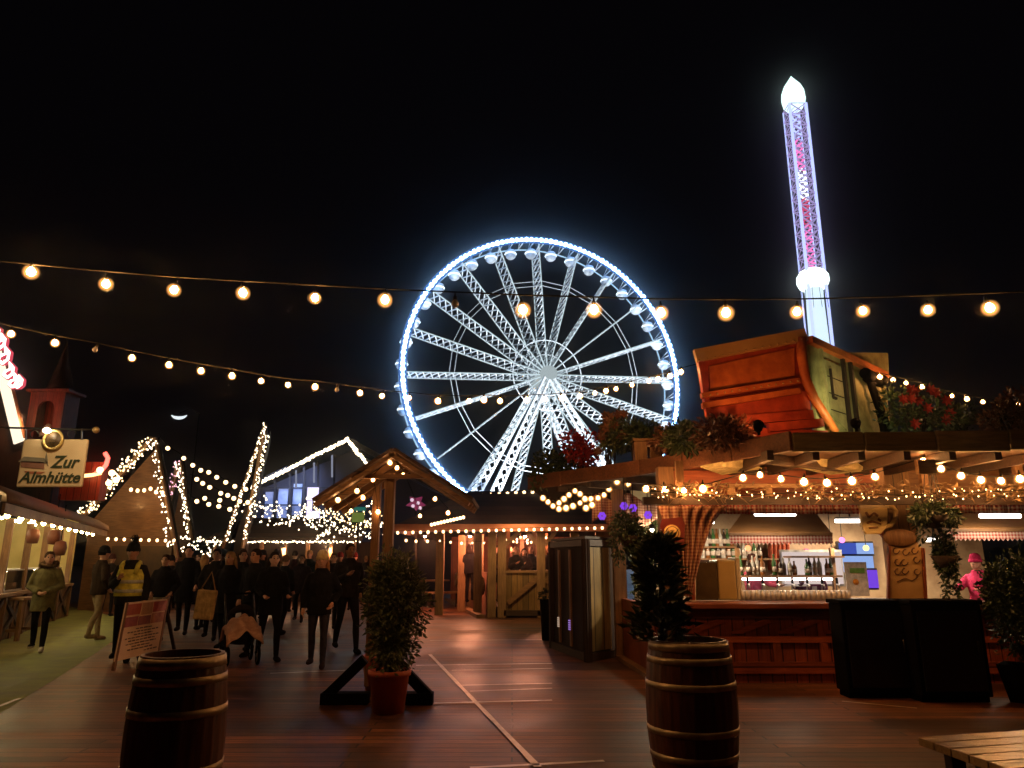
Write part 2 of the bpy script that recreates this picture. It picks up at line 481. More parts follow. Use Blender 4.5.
stripes = [((430, 655), (538, 768), .06, 'long pale strip running towards the far hut across the deck'),
           ((416, 666), (552, 664), .06, 'thin pale strip across the deck just behind the potted bush'),
           ((452, 671), (552, 669), .045, 'short pale strip close behind the bush, second of its two'),
           ((462, 686), (552, 684), .05, 'pale strip crossing the long one about halfway'),
           ((470, 692), (552, 689), .04, 'faint pale strip next to the halfway one'),
           ((434, 704), (552, 701), .055, 'pale strip beside the black foot of the roofed stand'),
           ((470, 769), (604, 762), .05, 'pale strip at the near end of the long one'),
           ((270, 674), (345, 671), .05, 'pale strip on the deck behind the pram'),
           ((-6, 709), (20, 699), .05, 'short white line at the edge of the green walkway'),
           ((430, 641), (552, 640), .05, 'pale strip on the red lit deck before the far hut'),
           ((842, 702), (917, 709), .035, 'white strip along the foot of the black cabinets')]
for a, b, w, lb in stripes:
    o = strip(G(*a), G(*b), w).build('deck_strip', M['strip']); tag(o, lb, 'floor strip', 'pale metal strips on the deck')
# low dark ridge of far trees closing the horizon
m = MB()
for i in range(70):
    a = R(-62 + i * 1.8); d = 240 + rnd(-10, 20)
    m.ball((d * math.sin(a), d * math.cos(a), 0), (rnd(6, 10), 6, rnd(4, 7.5)), 1)
tag(m.build('far_woods', mottled('night_woods', (.008, .012, .008), (.02, .025, .015), .5, .9)), kind='stuff')

# ------------------------------------------------------------------ ferris wheel
D, RW, PSI = 140.0, 28.7, R(17)
wc = Vector((6.3, D, 37.2))
wu = Vector((math.cos(PSI), math.sin(PSI), 0)); wn = Vector((math.sin(PSI), -math.cos(PSI), 0)); wz = Vector((0, 0, 1))
def wp(r, a, n=0): return wc + (wu * math.cos(a) + wz * math.sin(a)) * r + wn * n
wheel = thing('ferris_wheel', 'giant white ferris wheel lit with blue white LED rim', 'ferris wheel', (6.3, D, 0))
m_rimw = glow('white_rim_led', (.14, .40, 1.0), 15)
m_bloom = glow('blue_rim_bloom', (.12, .32, 1.0), .5)
m_chord = glow('spoke_led', (.76, .93, 1.0), 1.0)
m_brace = mottled('floodlit_white_steel', (.7, .74, .78), (.82, .85, .88), .3, .5, 0, 0)
def circ(r, n_, k=120): return [wp(r, 2 * math.pi * i / k, n_) for i in range(k + 1)]
hw = 2.5
MB().tube(circ(RW, hw), .26, 8, caps=False).build('rim', m_rimw, wheel)
beads = MB()
for i in range(168):
    beads.ball(wp(RW, 2 * math.pi * i / 168, hw + .2), .46 * (.8 + .3 * ((i * 37) % 11) / 11), 1)
tag(beads.build('led_bead', glow('rim_bead_led', (.32, .60, 1.0), 13), wheel), kind='stuff')
MB().tube(circ(RW - .1, -hw), .15, 6, caps=False).build('rim', glow('rear_rim_led', (.5, .75, 1), 1.1), wheel)
for rr, nn in ((RW + .62, hw), (RW - .62, hw)):
    MB()  .tube(circ(rr, nn), .16, 6, caps=False).build('glow_strip', m_bloom, wheel)  # blue tubes added beside the rim to imitate its bloom
m = MB()
for i in range(80):
    a = 2 * math.pi * i / 80
    m.bar(wp(RW, a, hw), wp(RW, a, -hw), .16)
    m.bar(wp(RW - .1, a, -hw), wp(RW, a + math.pi / 80, hw), .08)
m.build('rim_brace', m_brace, wheel)
for i in range(20):
    a = 2 * math.pi * (i + .03) / 20 + R(2.5)
    m = MB(); c = MB()
    for s in (1, -1):
        c.bar(wp(1.6, a, s * hw * 1.05), wp(RW - .6, a, s * hw * .92), .2)
    k = 18
    for j in range(k):
        r0, r1 = 2 + (RW - 3) * j / k, 2 + (RW - 3) * (j + 1) / k
        m.bar(wp(r0, a, hw * .98), wp(r1, a, -hw * .98), .2)
        m.bar(wp(r0, a, -hw * .98), wp(r1, a, hw * .98), .2)
    o = c.build('spoke', m_chord, wheel); m.build('lattice', m_brace, o)
for rr in (RW * .655, RW * .69):
    m = MB()
    for s in (hw * .95,):
        for i in range(20):
            a = 2 * math.pi * i / 20 + R(2.5)
            m.bar(wp(rr, a, s), wp(rr, a + 2 * math.pi / 20, s), .1)
    m.build('inner_ring', m_brace, wheel)
for rr in (4.2, 7.2):
    MB().tube(circ(rr, hw, 40), .12, 6, caps=False).build('hub_ring', m_brace, wheel)
rot = Matrix((wu, wz, wn)).transposed()
hub = MB().lathe([(0, -4.5), (1.7, -4.5), (1.7, -2.9), (1.1, -2.8), (1.1, 2.8), (1.7, 2.9), (1.7, 3.4), (1.1, 3.6), (1.4, 4.4), (0, 4.6)], wc, 20, 0, rot).build('hub', glow('hub_glow', (.74, .88, .92), .6), wheel)  # glow added to the hub's own material in place of floodlight
for su in (-1, 1):
    for sn in (-1, 1):
        m = MB(); top = wc + wn * sn * 3.4; bot = wc - wz * wc.z + wu * su * 19 + wn * sn * 10.5
        sd = (bot - top).cross(wn).normalized()
        for s in (-1, 1):
            m.bar(top + sd * s * .5, bot + sd * s * .9, .42)
        for j in range(24):
            p, q = top.lerp(bot, j / 24), top.lerp(bot, (j + 1) / 24)
            wj = .5 + .4 * j / 24
            m.bar(p + sd * wj, q - sd * wj, .2); m.bar(p - sd * wj, q + sd * wj, .2)
        m.build('support_leg', m_brace, wheel)
m = MB().bb(-18, 18, -14, 14, 0, 1.4)
base = MB(); base.v = [Vector((0, 0, 0)) + wu * q.x + wn * q.y + wz * q.z + Vector((6.3, D, 0)) for q in m.v]; base.f, base.m, base.sm = m.f, m.m, m.sm
base.build('platform', M['iron'], wheel)
pod_m = mottled('white_gondola_shell', (.7, .74, .78), (.84, .86, .9), 3, .3, 0, 0)
pod0 = None
m_podl = glow('gondola_lamp', (.8, .92, 1.0), 2.2)
for i in range(40):
    a = 2 * math.pi * (i + .5) / 40
    loc = wp(RW - .2, a, -.8) - Vector((6.3, D, 0)) - wz * 1.5
    if pod0 is None:
        pod0 = MB().lathe([(0, -1.25), (.7, -1.15), (1.15, -.75), (1.3, -.2), (1.3, .1), (1.22, .12), (1.2, .62), (1.28, .64), (1.15, .95), (.6, 1.22), (0, 1.3)], n=14).build('gondola', pod_m, wheel, world=False)
        ring = MB().torus((0, 0, .05), 1.31, .2, 14, 6).build('led_ring', m_podl, pod0, world=False)
        MB().bar((0, 0, 1.1), (0, 0, 1.75), .16).build('hanger', m_brace, pod0, world=False)
        pod0.matrix_basis = Matrix.Translation(loc) @ Matrix.Scale(.86, 4)
    else:
        q = put('gondola', pod0, wheel, loc, None, (.86, .86, .86))
        for ch in pod0.children:
            d = ch.copy(); COL.objects.link(d); d.parent = q
for su, kk in ((-1, 1), (1, 1)):
    fp = wc - wz * wc.z + wz * 1.6 + wu * su * 13 + wn * 20
    fl = thing('floodlight', 'ground floodlight aimed up at the wheel, %s of the pair' % ('towards the spire roof side' if su < 0 else 'towards the tower side'), 'floodlight', (fp.x, fp.y, 1.4), 0, 'wheel floodlights')
    MB().box(fp, (.9, .5, .7)).build('housing', M['iron'], fl)
    MB().bar(fp - wz * .35, Vector((fp.x, fp.y, 0)), .12).build('stand', M['iron'], fl)
    lamp('lamp', 'SPOT', fp + wn * -.6 + wz * .4, 150000, (.86, .94, 1.0), fl, .6, wc + wz * 3, 100, .6)

# ------------------------------------------------------------------ chair swing tower
T = 120.0
tx = P(818, 330, T).x
ztop, zcap = P(790, 76, T).z, P(791, 108, T).z
zring = P(815, 280, T).z
tower = thing('swing_tower', 'tall white chair swing tower with onion tip and pink blue LEDs', 'ride tower', (tx, T, 0))
m_twb = glow('tower_blue_led', (.46, .54, 1.0), 1.7)
m_twp = glow('tower_pink_led', (1.0, .18, .55), 1.5)
m_tww = glow('tower_white_led', (.86, .96, 1.0), 2.2)
m_cap = glow('onion_cap_lamp', (.72, .97, .92), 1.9)
hs = 1.55
for k in range(4):
    cx, cy_ = (hs if k in (0, 1) else -hs), (hs if k in (1, 2) else -hs)
    MB().bar((tx + cx, T + cy_, 1), (tx + cx, T + cy_, zcap), .42 if k in (0, 3) else .2).build('mast_column', m_twb, tower)
m = MB(); k = 15
for j in range(k):
    z0, z1 = zring + (zcap - zring) * j / k, zring + (zcap - zring) * (j + 1) / k
    for (ax, ay), (bx, by) in (((-1, -1), (1, -1)), ((1, -1), (1, 1)), ((1, 1), (-1, 1)), ((-1, 1), (-1, -1))):
        w_ = .17 if ay == by == -1 else .1
        m.bar((tx + ax * hs, T + ay * hs, z0), (tx + bx * hs, T + by * hs, z1), w_)
        m.bar((tx + bx * hs, T + by * hs, z0), (tx + ax * hs, T + ay * hs, z1), w_)
        m.bar((tx + ax * hs, T + ay * hs, z1), (tx + bx * hs, T + by * hs, z1), .14)
m.build('lattice', glow('tower_lattice_led', (.62, .50, 1.0), .7), tower)
zz = [zring + (zcap - zring) * q for q in (0, .12, .3, .45, .62, .8, 1)]
for j in range(6):
    mt = (m_twp, m_twp, glow('tower_red_led', (1, .08, .22), .8), m_tww, m_twp, m_twb)[j]
    seg = MB(); n_ = 26
    for ph in (0, 2.1, 4.2):
        seg.tube([(tx + .72 * math.cos(ph + q * .42), T + .72 * math.sin(ph + q * .42), zz[j] + (zz[j + 1] - zz[j]) * q / n_) for q in range(n_ + 1)], .17, 5)
    seg.build('led_spiral', mt, tower)
MB().lathe([(q * 1.12, z * 1.22) for q, z in [(1.2, 0), (1.75, .6), (1.95, 1.7), (1.85, 2.9), (1.4, 4.0), (.75, 4.9), (.25, 5.6), (0, 6.0)]], (tx, T, zcap - .3), 20).build('onion_cap', m_cap, tower)
MB().lathe([(1.2, -2.0), (2.3, -1.5), (2.75, -.4), (2.7, .6), (2.1, 1.5), (1.4, 1.9)], (tx, T, zring), 24).build('swing_ring', glow('swing_ring_led', (.85, 1, 1), 3.0), tower)
for k_ in range(12):
    t = 2 * math.pi * k_ / 12
    MB().bar((tx + 2.1 * math.cos(t), T + 2.1 * math.sin(t), zring - .8), (tx + 2.6 * math.cos(t), T + 2.6 * math.sin(t), zring - 6), .06).build('swing_chain', M['iron'], tower)
MB().lathe([(2.6, 1), (2.2, 5), (1.5, zring - 4), (1.6, zring - 1)], (tx, T, 0), 12).build('lower_shaft', glow('lower_shaft_led', (.7, .88, 1.0), 1.3), tower)

# ------------------------------------------------------------------ helpers for buildings and lights
bulb_big = None
def fairy_string(name, label, cat, pts, n, r, mat, group=None, jit=0.0, cable_r=.006, sw=None):
    """cable through pts, n bulbs along it"""
    pts = [Vector(p) for p in pts]
    t = thing(name, label, cat, pts[0], 0, group)
    MB().tube(pts, cable_r, 5).build('cable', M['cable'], t)
    Ls = [0]
    for a, b in zip(pts, pts[1:]): Ls.append(Ls[-1] + (b - a).length)
    src = None
    for i in range(n):
        s = Ls[-1] * (i + .5) / n
        k = max(q for q in range(len(Ls) - 1) if Ls[q] <= s)
        p = pts[k].lerp(pts[k + 1], (s - Ls[k]) / max(1e-6, Ls[k + 1] - Ls[k]))
        p = p + Vector((rnd(-jit, jit), rnd(-jit, jit), rnd(-jit, jit) - r * 1.2))
        if src is None:
            src = MB().ball((0, 0, 0), (r, r, r * 1.25), 0 if r * 718 / max(p.y, 1) < 2.2 else 1).build('bulb', mat, t, world=False)
            src.matrix_basis = Matrix.Translation(p - pts[0])
        else: put('bulb', src, t, p - pts[0], scale=(rnd(.7, 1.15),) * 3 if jit else None)
    return t
def bulbs_at(name, label, cat, cable, pos, r, mat, group=None, unlit=(), bright=(), halo=1.9):
    """festoon string: pear bulbs in black sockets hung at given points under a cable"""
    t = thing(name, label, cat, cable[0], 0, group)
    o0 = Vector(cable[0])
    MB().tube(cable, r * .2, 6).build('cable', M['cable'], t)
    src = {}
    for i, p in enumerate(pos):
        p = Vector(p); key = i in unlit; bk = 2 if i in bright else int(key)
        loc = p - o0
        rot = Matrix.Rotation(rnd(-.2, .2), 3, 'X') @ Matrix.Rotation(rnd(-.25, .25), 3, 'Y')
        if bk not in src:
            b = MB().lathe([(0, -1.0 * r), (.5 * r, -.87 * r), (.87 * r, -.5 * r), (r, 0), (.9 * r, .45 * r), (.62 * r, .9 * r), (.42 * r, 1.25 * r)], n=14).build('bulb', M['gray_glass'] if key else M['big_bulb_bright'] if bk == 2 else mat, t, world=False)
            MB().ball((0, 0, -.05 * r), halo * r, 2).build('glass', M['halo_shell'], b, world=False) if not key else None  # glowing shell added round the bulb as its lens halo
            MB().lathe([(.46 * r, 1.15 * r), (.5 * r, 1.3 * r), (.5 * r, 2.1 * r), (.25 * r, 2.5 * r), (.22 * r, 3.1 * r)], n=10).build('socket', M['iron'], b, world=False)
            b.matrix_basis = Matrix.Translation(loc) @ rot.to_4x4(); src[bk] = b
        else:
            b = put('bulb', src[bk], t, loc, rot, (rnd(.82, 1.12),) * 3)
            for ch in src[bk].children:
                d = ch.copy(); COL.objects.link(d); d.parent = b
    return t

# ------------------------------------------------------------------ festoon strings overhead
Y1 = 5.6
pos = [(31, 272), (106, 284), (174, 290), (243, 293), (315, 298), (385, 300), (455, 304), (523, 310), (594, 310), (661, 313), (726, 313), (797, 312), (863, 311), (928, 310), (990, 308)]
cab = [P(x, y, Y1) for x, y in ((-90, 250), (0, 261), (80, 269), (174, 277), (243, 281), (315, 285), (385, 289), (455, 292), (523, 295), (594, 297), (661, 299), (726, 299.5), (797, 299), (863, 297.5), (928, 295.5), (990, 293), (1110, 288))]
bulbs_at('festoon_string', 'nearest festoon cable of warm round bulbs crossing above the ferris wheel', 'string lights', cab, [P(x, y, Y1) for x, y in pos], .032, M['big_bulb'], 'festoon strings', unlit=(6,), bright=(0, 1, 2, 3, 4), halo=2.2)
def yy(x): return 6.5 + (x / 690.0) * 3.6
pos2 = [(-40, 319), (11, 334), (55, 343), (95, 350), (132, 358), (169, 365), (201, 371), (232, 376), (261, 381), (288, 385), (315, 387), (337, 390), (360, 393), (382, 396), (409, 398), (438, 401), (469, 401), (484, 400), (500, 401), (527, 400), (545, 399), (562, 398), (580, 396), (595, 393), (606, 391), (616, 389), (632, 385), (649, 381), (658, 379), (670, 376), (681, 372)]
cab2 = [P(x, y - 8 + 4 * x / 690, yy(x)) for x, y in pos2] + [P(697, 364, yy(697))]
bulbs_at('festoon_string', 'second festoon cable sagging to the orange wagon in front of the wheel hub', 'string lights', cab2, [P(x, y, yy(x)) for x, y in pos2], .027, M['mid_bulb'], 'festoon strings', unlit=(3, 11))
pos3 = [(880, 377), (893, 380), (906, 383), (922, 387), (937, 392), (952, 396), (967, 399), (983, 402), (999, 404), (1018, 405)]
fy = lambda x: 10.5 + (x - 880) / 50
cab3 = [P(x, y - 4, fy(x)) for x, y in pos3]
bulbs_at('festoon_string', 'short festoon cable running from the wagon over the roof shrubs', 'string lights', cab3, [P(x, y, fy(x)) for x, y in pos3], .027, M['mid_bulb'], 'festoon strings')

# ------------------------------------------------------------------ far left: illuminated huts
def gable_house(name, label, cat, Yf, apex, lft, rgt, depth, mats, base_z=0.0, dx=0.0):
    """steep hut: gable outline given at its front plane, ridge running back"""
    A, L, Rr = P(*apex, Yf), P(*lft, Yf), P(*rgt, Yf)
    h = thing(name, label, cat, (A.x, Yf, 0))
    off = Vector((A.x / Yf * depth * .97, depth, 0))
    # gable wall
    MB().prism([(L.x + .1, Yf, base_z), (Rr.x - .1, Yf, base_z), (Rr.x - .1, Yf, Rr.z), (A.x, Yf, A.z - .15), (L.x + .1, Yf, L.z)], off * .97, 0).build('wall', mats[0], h)
    for E, nm in ((L, 'roof'), (Rr, 'roof')):
        d = (E - A); n = Vector((-d.z, 0, d.x)).normalized(); n = n if n.z > 0 else -n
        E2 = E + d.normalized() * .35
        a0, b0 = A + Vector((0, -.35, 0)), E2 + Vector((0, -.35, 0))
        MB().prism([a0, b0, b0 + n * .16, a0 + n * .16], off * 1.04, 0).build(nm, mats[1], h)
        MB().bar(a0 + Vector((0, -.04, 0)) + n * .05, b0 + Vector((0, -.04, 0)) + n * .05, .26, .06, up=n).build('barge_board', mats[2], h)
    return h, A, L, Rr
dark_roof = mottled('tarred_roof', (.006, .005, .005), (.014, .011, .010), 3, .85)
hut_mat = (M['wood_x'], dark_roof, M['beam'])
h1, A, L, Rr = gable_house('market_hut', 'steep wooden gable hut whose wide roof edges glitter with fairy lights', 'hut', 24, (160, 440), (86, 524), (180, 548), 5, hut_mat)
fairy_string('fairy_lights', 'dense fairy lights on the long sloping edge of the wide steep hut', 'fairy lights', [A + Vector((0, -.55, 0)), L + Vector((-.2, -.55, 0))], 100, .024, M['fairy_white'], 'fairy lights on hut gables', .17)
fairy_string('fairy_lights', 'dense fairy lights on the short edge of the wide steep hut', 'fairy lights', [A + Vector((0, -.55, 0)), Rr + Vector((0, -.55, 0))], 80, .024, M['fairy_white'], 'fairy lights on hut gables', .11)
fairy_string('fairy_lights', 'second, looser strand of fairy lights along the long edge of the wide steep hut', 'fairy lights', [A + Vector((-.1, -.7, -.15)), L + Vector((-.1, -.7, -.25))], 100, .03, M['fairy'], 'fairy lights on hut gables', .22)
q = [P(128, 487, 23.4), P(142, 489, 23.4), P(150, 486, 23.4), P(158, 491, 23.4), P(166, 490, 23.4)]
fairy_string('fairy_lights', 'short loop of larger bulbs inside the wide steep gable', 'fairy lights', q, 6, .06, M['fairy_far'], 'fairy lights on hut gables')
fairy_string('fairy_lights', 'level row of warm bulbs under the wide steep gable', 'fairy lights', [P(104, 537, 23.5), P(178, 539, 23.5)], 9, .05, M['fairy_far'], 'fairy lights on hut gables')
# lit stall opening under the gable
MB().bb(P(112, 548, 23.85).x, P(172, 548, 23.85).x, 23.85, 23.93, .9, P(112, 546, 23.85).z).build('window', mottled('dim_stall_inside', (.05, .03, .015), (.12, .07, .03), 3, .7), h1)
lamp('lamp', 'POINT', P(140, 505, 22.6), 46, (1, .50, .16), h1, .15)
h2, A, L, Rr = gable_house('market_hut', 'narrow steep gable hut outlined in fairy lights beside the wide steep hut', 'hut', 28, (184.5, 463), (172, 516), (194, 532), 4, hut_mat)
fairy_string('fairy_lights', 'pinkish fairy lights on the narrow gable edge', 'fairy lights', [A + Vector((0, -.55, 0)), L + Vector((0, -.55, 0))], 60, .027, glow('pink_fairy', (1.0, .5, .62), 2), 'fairy lights on hut gables', .14)
fairy_string('fairy_lights', 'white fairy lights on the long edge of the narrow gable', 'fairy lights', [A + Vector((0, -.55, 0)), Rr + Vector((0, -.55, 0))], 70, .027, M['fairy_white'], 'fairy lights on hut gables', .1)
h3, A, L, Rr = gable_house('spire_hut', 'very tall leaning spire gable outlined in fairy lights', 'hut', 26, (271, 426), (232, 539), (250, 538), 3, (M['dark_wood_x'], dark_roof, M['beam']))
fairy_string('fairy_lights', 'fairy lights up the long edge of the leaning spire', 'fairy lights', [A + Vector((0, -.55, 0)), L + Vector((0, -.55, 0))], 100, .024, M['fairy_white'], 'fairy lights on hut gables', .07)
fairy_string('fairy_lights', 'fairy lights up the steep inner edge of the leaning spire', 'fairy lights', [A + Vector((0.1, -.55, -.4)), Rr + Vector((0, -.55, 0))], 100, .024, M['fairy_white'], 'fairy lights on hut gables', .07)
# bulbs slung between gables
for lb, pts in (('upper row of bulbs slung from the wide hut to the leaning spire', [(160, 436), (168, 446), (184, 456), (193, 463), (201, 468), (209, 470), (217, 475), (226, 480), (235, 484), (246, 487)]),
                ('middle row of bulbs slung from the narrow hut to the leaning spire', [(190, 474), (197, 477), (203, 481), (210, 485), (221, 491), (228, 493), (234, 496), (240, 499), (248, 500)]),
                ('lowest row of bulbs slung behind the narrow hut', [(190, 496), (197, 499), (205, 496), (209, 502), (220, 498), (219, 504), (230, 507)])):
    w = [P(x, y, 25.2) for x, y in pts]
    t = thing('bulb_row', lb, 'string lights', w[0], 0, 'rows of bulbs between the gables')
    MB().tube(w, .012, 5).build('cable', M['cable'], t)
    s0 = MB().ball((0, 0, 0), .075, 1).build('bulb', M['fairy_far'], t, world=False); s0.matrix_basis = Matrix.Translation(w[1] - w[0] - Vector((0, 0, .08)))
    for p in w[2:]: put('bulb', s0, t, p - w[0] - Vector((0, 0, .08)))
# long low hut with lit eaves in front of the hall
YL = 27
lh = thing('market_hut', 'long low hut with two level lines of lights on its dark roof', 'hut', (P(280, 540, YL).x, YL, 0))
x0, x1 = P(206, 540, YL).x, P(362, 540, YL).x
ze, zr = P(280, 541, YL).z, P(280, 521, YL + 2).z
MB().prism([(x0, YL, ze), (x1, YL, ze), (P(372, 521, YL + 2).x, YL + 2, zr), (P(244, 521, YL + 2).x, YL + 2, zr)], (0, .1, .12)).build('roof', M['roof'], lh)
MB().bb(x0 + .4, x1, YL + 1.8, YL + 2.0, 0, ze).build('wall', M['dark_wood'], lh)
for k in range(7):
    x = x0 + .3 + (x1 - x0 - .6) * k / 6
    MB().bb(x - .06, x + .06, YL + .1, YL + .22, 0, ze).build('post', M['wood'], lh)
for k_, x_ in enumerate((x0 + 1.2, (x0 + x1) / 2, x1 - 1.2)):  # eave lamps added to put light on the crowd
    MB().lathe([(.02, .12), (.1, .02), (.11, 0), (.09, 0)], (x_, YL - .05, ze - .25), 12, caps=False).build('added_lamp_shade', M['iron'], lh)
    lamp('lamp', 'POINT', (x_, YL - .05, ze - .32), 75, (1, .5, .24), lh, .08)
fairy_string('fairy_lights', 'line of white lights along the eave of the long low hut', 'fairy lights', [(x0, YL - .1, ze), (x1, YL - .1, ze)], 90, .027, M['fairy_white'], 'fairy lights on the long hut', .03)
fairy_string('fairy_lights', 'line of white lights along the ridge of the long low hut', 'fairy lights', [P(246, 521, YL + 1.9), P(372, 521, YL + 1.9)], 80, .027, M['fairy_white'], 'fairy lights on the long hut', .03)
for k, (xa, ya, xb, yb, n_) in enumerate(((178, 540, 222, 545, 80), (305, 500, 330, 535, 90), (316, 512, 372, 530, 100), (318, 506, 372, 518, 90), (250, 508, 312, 520, 80), (255, 498, 310, 514, 50), (372, 505, 378, 540, 50))):
    lb = ('tangle of fairy lights low between the gable huts and the leaning spire', 'brightest tangle of fairy lights at the hall corner', 'thick swag of fairy lights behind the roofed stand', 'upper swag of fairy lights behind the roofed stand', 'swag of fairy lights below the blue hall window', 'sparse swag of fairy lights across the blue hall window', 'fairy lights wound up the post behind the roofed stand')[k]
    a, b = P(xa, ya, 26.5), P(xb, yb, 26.5)
    fairy_string('fairy_lights', lb, 'fairy lights', catenary(a, b, .12, 10), int(n_ * .8), .028, M['fairy_white'] if k != 3 else M['fairy'], 'swags of fairy lights', .32)

# big hall with glass front
YH = 36
hall = thing('hall', 'large hall with blue lit glass front under a white outlined gable', 'hall', (P(350, 500, YH).x, YH, 0))
A, L, Rr = P(350, 444, YH), P(256, 489, YH), P(452, 500, YH)
MB().prism([(L.x, YH + .4, 0), (Rr.x, YH + .4, 0), (Rr.x, YH + .4, Rr.z), (A.x, YH + .4, A.z - .3), (L.x, YH + .4, L.z)], (0, .3, 0)).build('back_wall', mottled('hall_inside', (.02, .022, .03), (.05, .05, .065), .6, .8), hall)
for E in (L, Rr):
    d = E - A; n = Vector((-d.z, 0, d.x)).normalized(); n = n if n.z > 0 else -n
    MB().prism([A + Vector((0, -.5, 0)), E + Vector((0, -.5, 0)), E + n * .25 + Vector((0, -.5, 0)), A + n * .25 + Vector((0, -.5, 0))], (0, 16, 0)).build('roof', M['iron'], hall)
def frame_(a, b, r=.07, nm='mullion', mt=M['iron']): MB().bar(a, b, r).build(nm, mt, hall)
for x in (262, 275, 290, 304, 318, 334): frame_(P(x, 545, YH), P(x, 487 - (x - 256) * .42, YH), .09)
for y in (488, 505, 522): frame_(P(262, y, YH), P(340, y, YH), .07)
m_pale = glow('hall_blue_light', (.32, .44, .85), .55)
for k, (a, b, c, d) in enumerate(((264, 492, 274, 520), (277, 488, 289, 518), (292, 484, 303, 515), (264, 522, 303, 538))):
    p0, p1 = P(a, d, YH + .3), P(c, b, YH + .3)
    MB().bb(p0.x, p1.x, YH + .22, YH + .3, p0.z, p1.z).build('lit_window', mottled('hall_glass', (.2, .25, .34), (.42, .48, .6), 1.5, .2), hall)
lamp('lamp', 'AREA', P(284, 478, YH - 1.2), 200, (.40, .52, 1.0), hall, 2.5, P(286, 515, YH + .3))
for (px, py, w, h) in ((313, 494, 12, 13), (309, 516, 7, 30), (315, 522, 10, 22)):
    p0, p1 = P(px - w / 2, py + h / 2, YH - .6), P(px + w / 2, py - h / 2, YH - .6)
    MB().bb(p0.x, p1.x, YH - .66, YH - .6, p0.z, p1.z).build('light_panel', glow('lilac_light_panel', (.8, .72, 1.0), 1.6), hall)
for x in (296, 314, 332): MB().tube([P(x, 500 - (x - 256) * .3, YH - .3), P(x, 487 - (x - 256) * .42, YH - .3)], .05, 5).build('icicle_lamp', glow('dim_icicle', (.7, .75, 1), .35), hall)
fairy_string('fairy_lights', 'bright tube of lights up the long hall roof edge', 'fairy lights', [L + Vector((0, -.7, .1)), A + Vector((0, -.7, .2))], 100, .075, M['fairy_white'], 'fairy lights on the hall roof', .04)
fairy_string('fairy_lights', 'lights down the short visible hall roof edge', 'fairy lights', [A + Vector((0, -.7, .2)), P(366, 461, YH - .7)], 34, .07, M['fairy_white'], 'fairy lights on the hall roof', .06)
# crescent street lamp against the sky
YM = 60
sl = thing('street_lamp', 'small white crescent lamp glowing high above the gable huts', 'street lamp', P(190, 640, YM).xy.to_3d())
c = P(179, 417, YM)
pts = [(c + Vector((.72 * math.sin(t), 0, .34 * (1 - math.cos(t) * 1.25)))) for t in [(-1.15 + 2.3 * i / 12) for i in range(13)]]
MB().tube(pts, [.03 + .11 * math.sin(math.pi * i / 12) for i in range(13)], 8).build('lamp_dish', glow('crescent_lamp', (.86, .95, 1), 1.2), sl)
MB().tube([(c.x + 1.6, YM + .2, 0), (c.x + 1.6, YM + .2, c.z + .3), (c.x + .8, YM + .1, c.z + .75), (c.x, YM + .05, c.z + .35)], .05, 6).build('pole', M['black'], sl)

# flame-lit gable at the far left and red bell tower
YF = 25
ft = thing('flame_gable', 'steep gable edge of white light crowned with pink white flame lamps', 'lit gable', P(0, 600, YF).xy.to_3d())
MB().prism([P(-70, 560, YF), P(6, 560, YF), P(24, 445, YF), P(-2, 330, YF), P(-60, 330, YF)], (-1.36, 2, 0)).build('wall', M['dark_wood'], ft)
m_fl = glow('flame_white', (1.0, .80, .70), 4.0); m_fp = glow('flame_pink', (1.0, .10, .16), .8)
for (ax, ay, bx, by, w) in ((-4, 345, 20, 442, 12),):
    MB().bar(P(ax, ay, YF - .15), P(bx, by, YF - .15), w / 718 * YF, .06, up=(0, -1, 0)).build('light_bar', glow('white_led_bar', (1, .84, .62), 1.5), ft)
MB().bar(P(2, 345, YF - .2), P(25, 438, YF - .2), .06, .1, up=(0, -1, 0)).build('edge_trim', M['beam'], ft)
for (px, py, s) in ((0, 343, 1.0), (3, 357, 1.2), (8, 372, 1.05), (13, 382, .95), (18, 383, .8), (-6, 334, 1)):
    q = [(0, -6), (5, -2), (6, 4), (2, 10), (3, 3), (-2, 1), (-4, -3), (0, -6)]
    pts = [P(px + a * s * .9, py - b * s * .9, YF - .35) for a, b in q]
    o = MB().tube(pts, .06, 6).build('flame_lamp', m_fl, ft)
    MB().tube([p + Vector((0, .05, 0)) for p in pts], .10, 6).build('flame_edge', m_fp, o)
YT = 26
bt = thing('bell_tower', 'little red wooden bell tower with an arched niche', 'tower', P(44, 600, YT).xy.to_3d())
x0, x1 = P(25, 430, YT).x, P(60, 430, YT).x
zb, zt = P(40, 445, YT).z, P(40, 392, YT).z
mred = wood('red_tower_board', (.18, .022, .010), (.34, .06, .025), 'z', .6, plank=.13)
cxm = (x0 + x1) / 2
arch = [(cxm + (x1 - x0) * .24 * math.cos(t), YT, zt - .62 + .3 * math.sin(t)) for t in [math.pi * i / 10 for i in range(11)]]
inner = [(cxm + (x1 - x0) * .24, YT, zb)] + arch + [(cxm - (x1 - x0) * .24, YT, zb)]
outer = [(x1, YT, zb)] + [(cxm + (x1 - cxm) * max(-1, min(1, 1.3 * math.cos(math.pi * i / 10))), YT, zt if 0 < i < 10 else zt - .62) for i in range(11)] + [(x0, YT, zb)]
MB().ring_prism(outer, inner, (0, .12, 0), closed=False).build('wall', mred, bt)
MB().bb(x0, x1, YT + .8, YT + .92, 0, zt).build('wall', mred, bt)
MB().bb(x0, x0 + .1, YT + .13, YT + .79, 0, zt).build('wall', mred, bt)
MB().bb(x1 - .1, x1, YT + .13, YT + .79, 0, zt).build('wall', mred, bt)
MB().bb(x0, x1, YT, YT + .12, 0, zb - .01).build('wall', M['dark_wood'], bt)
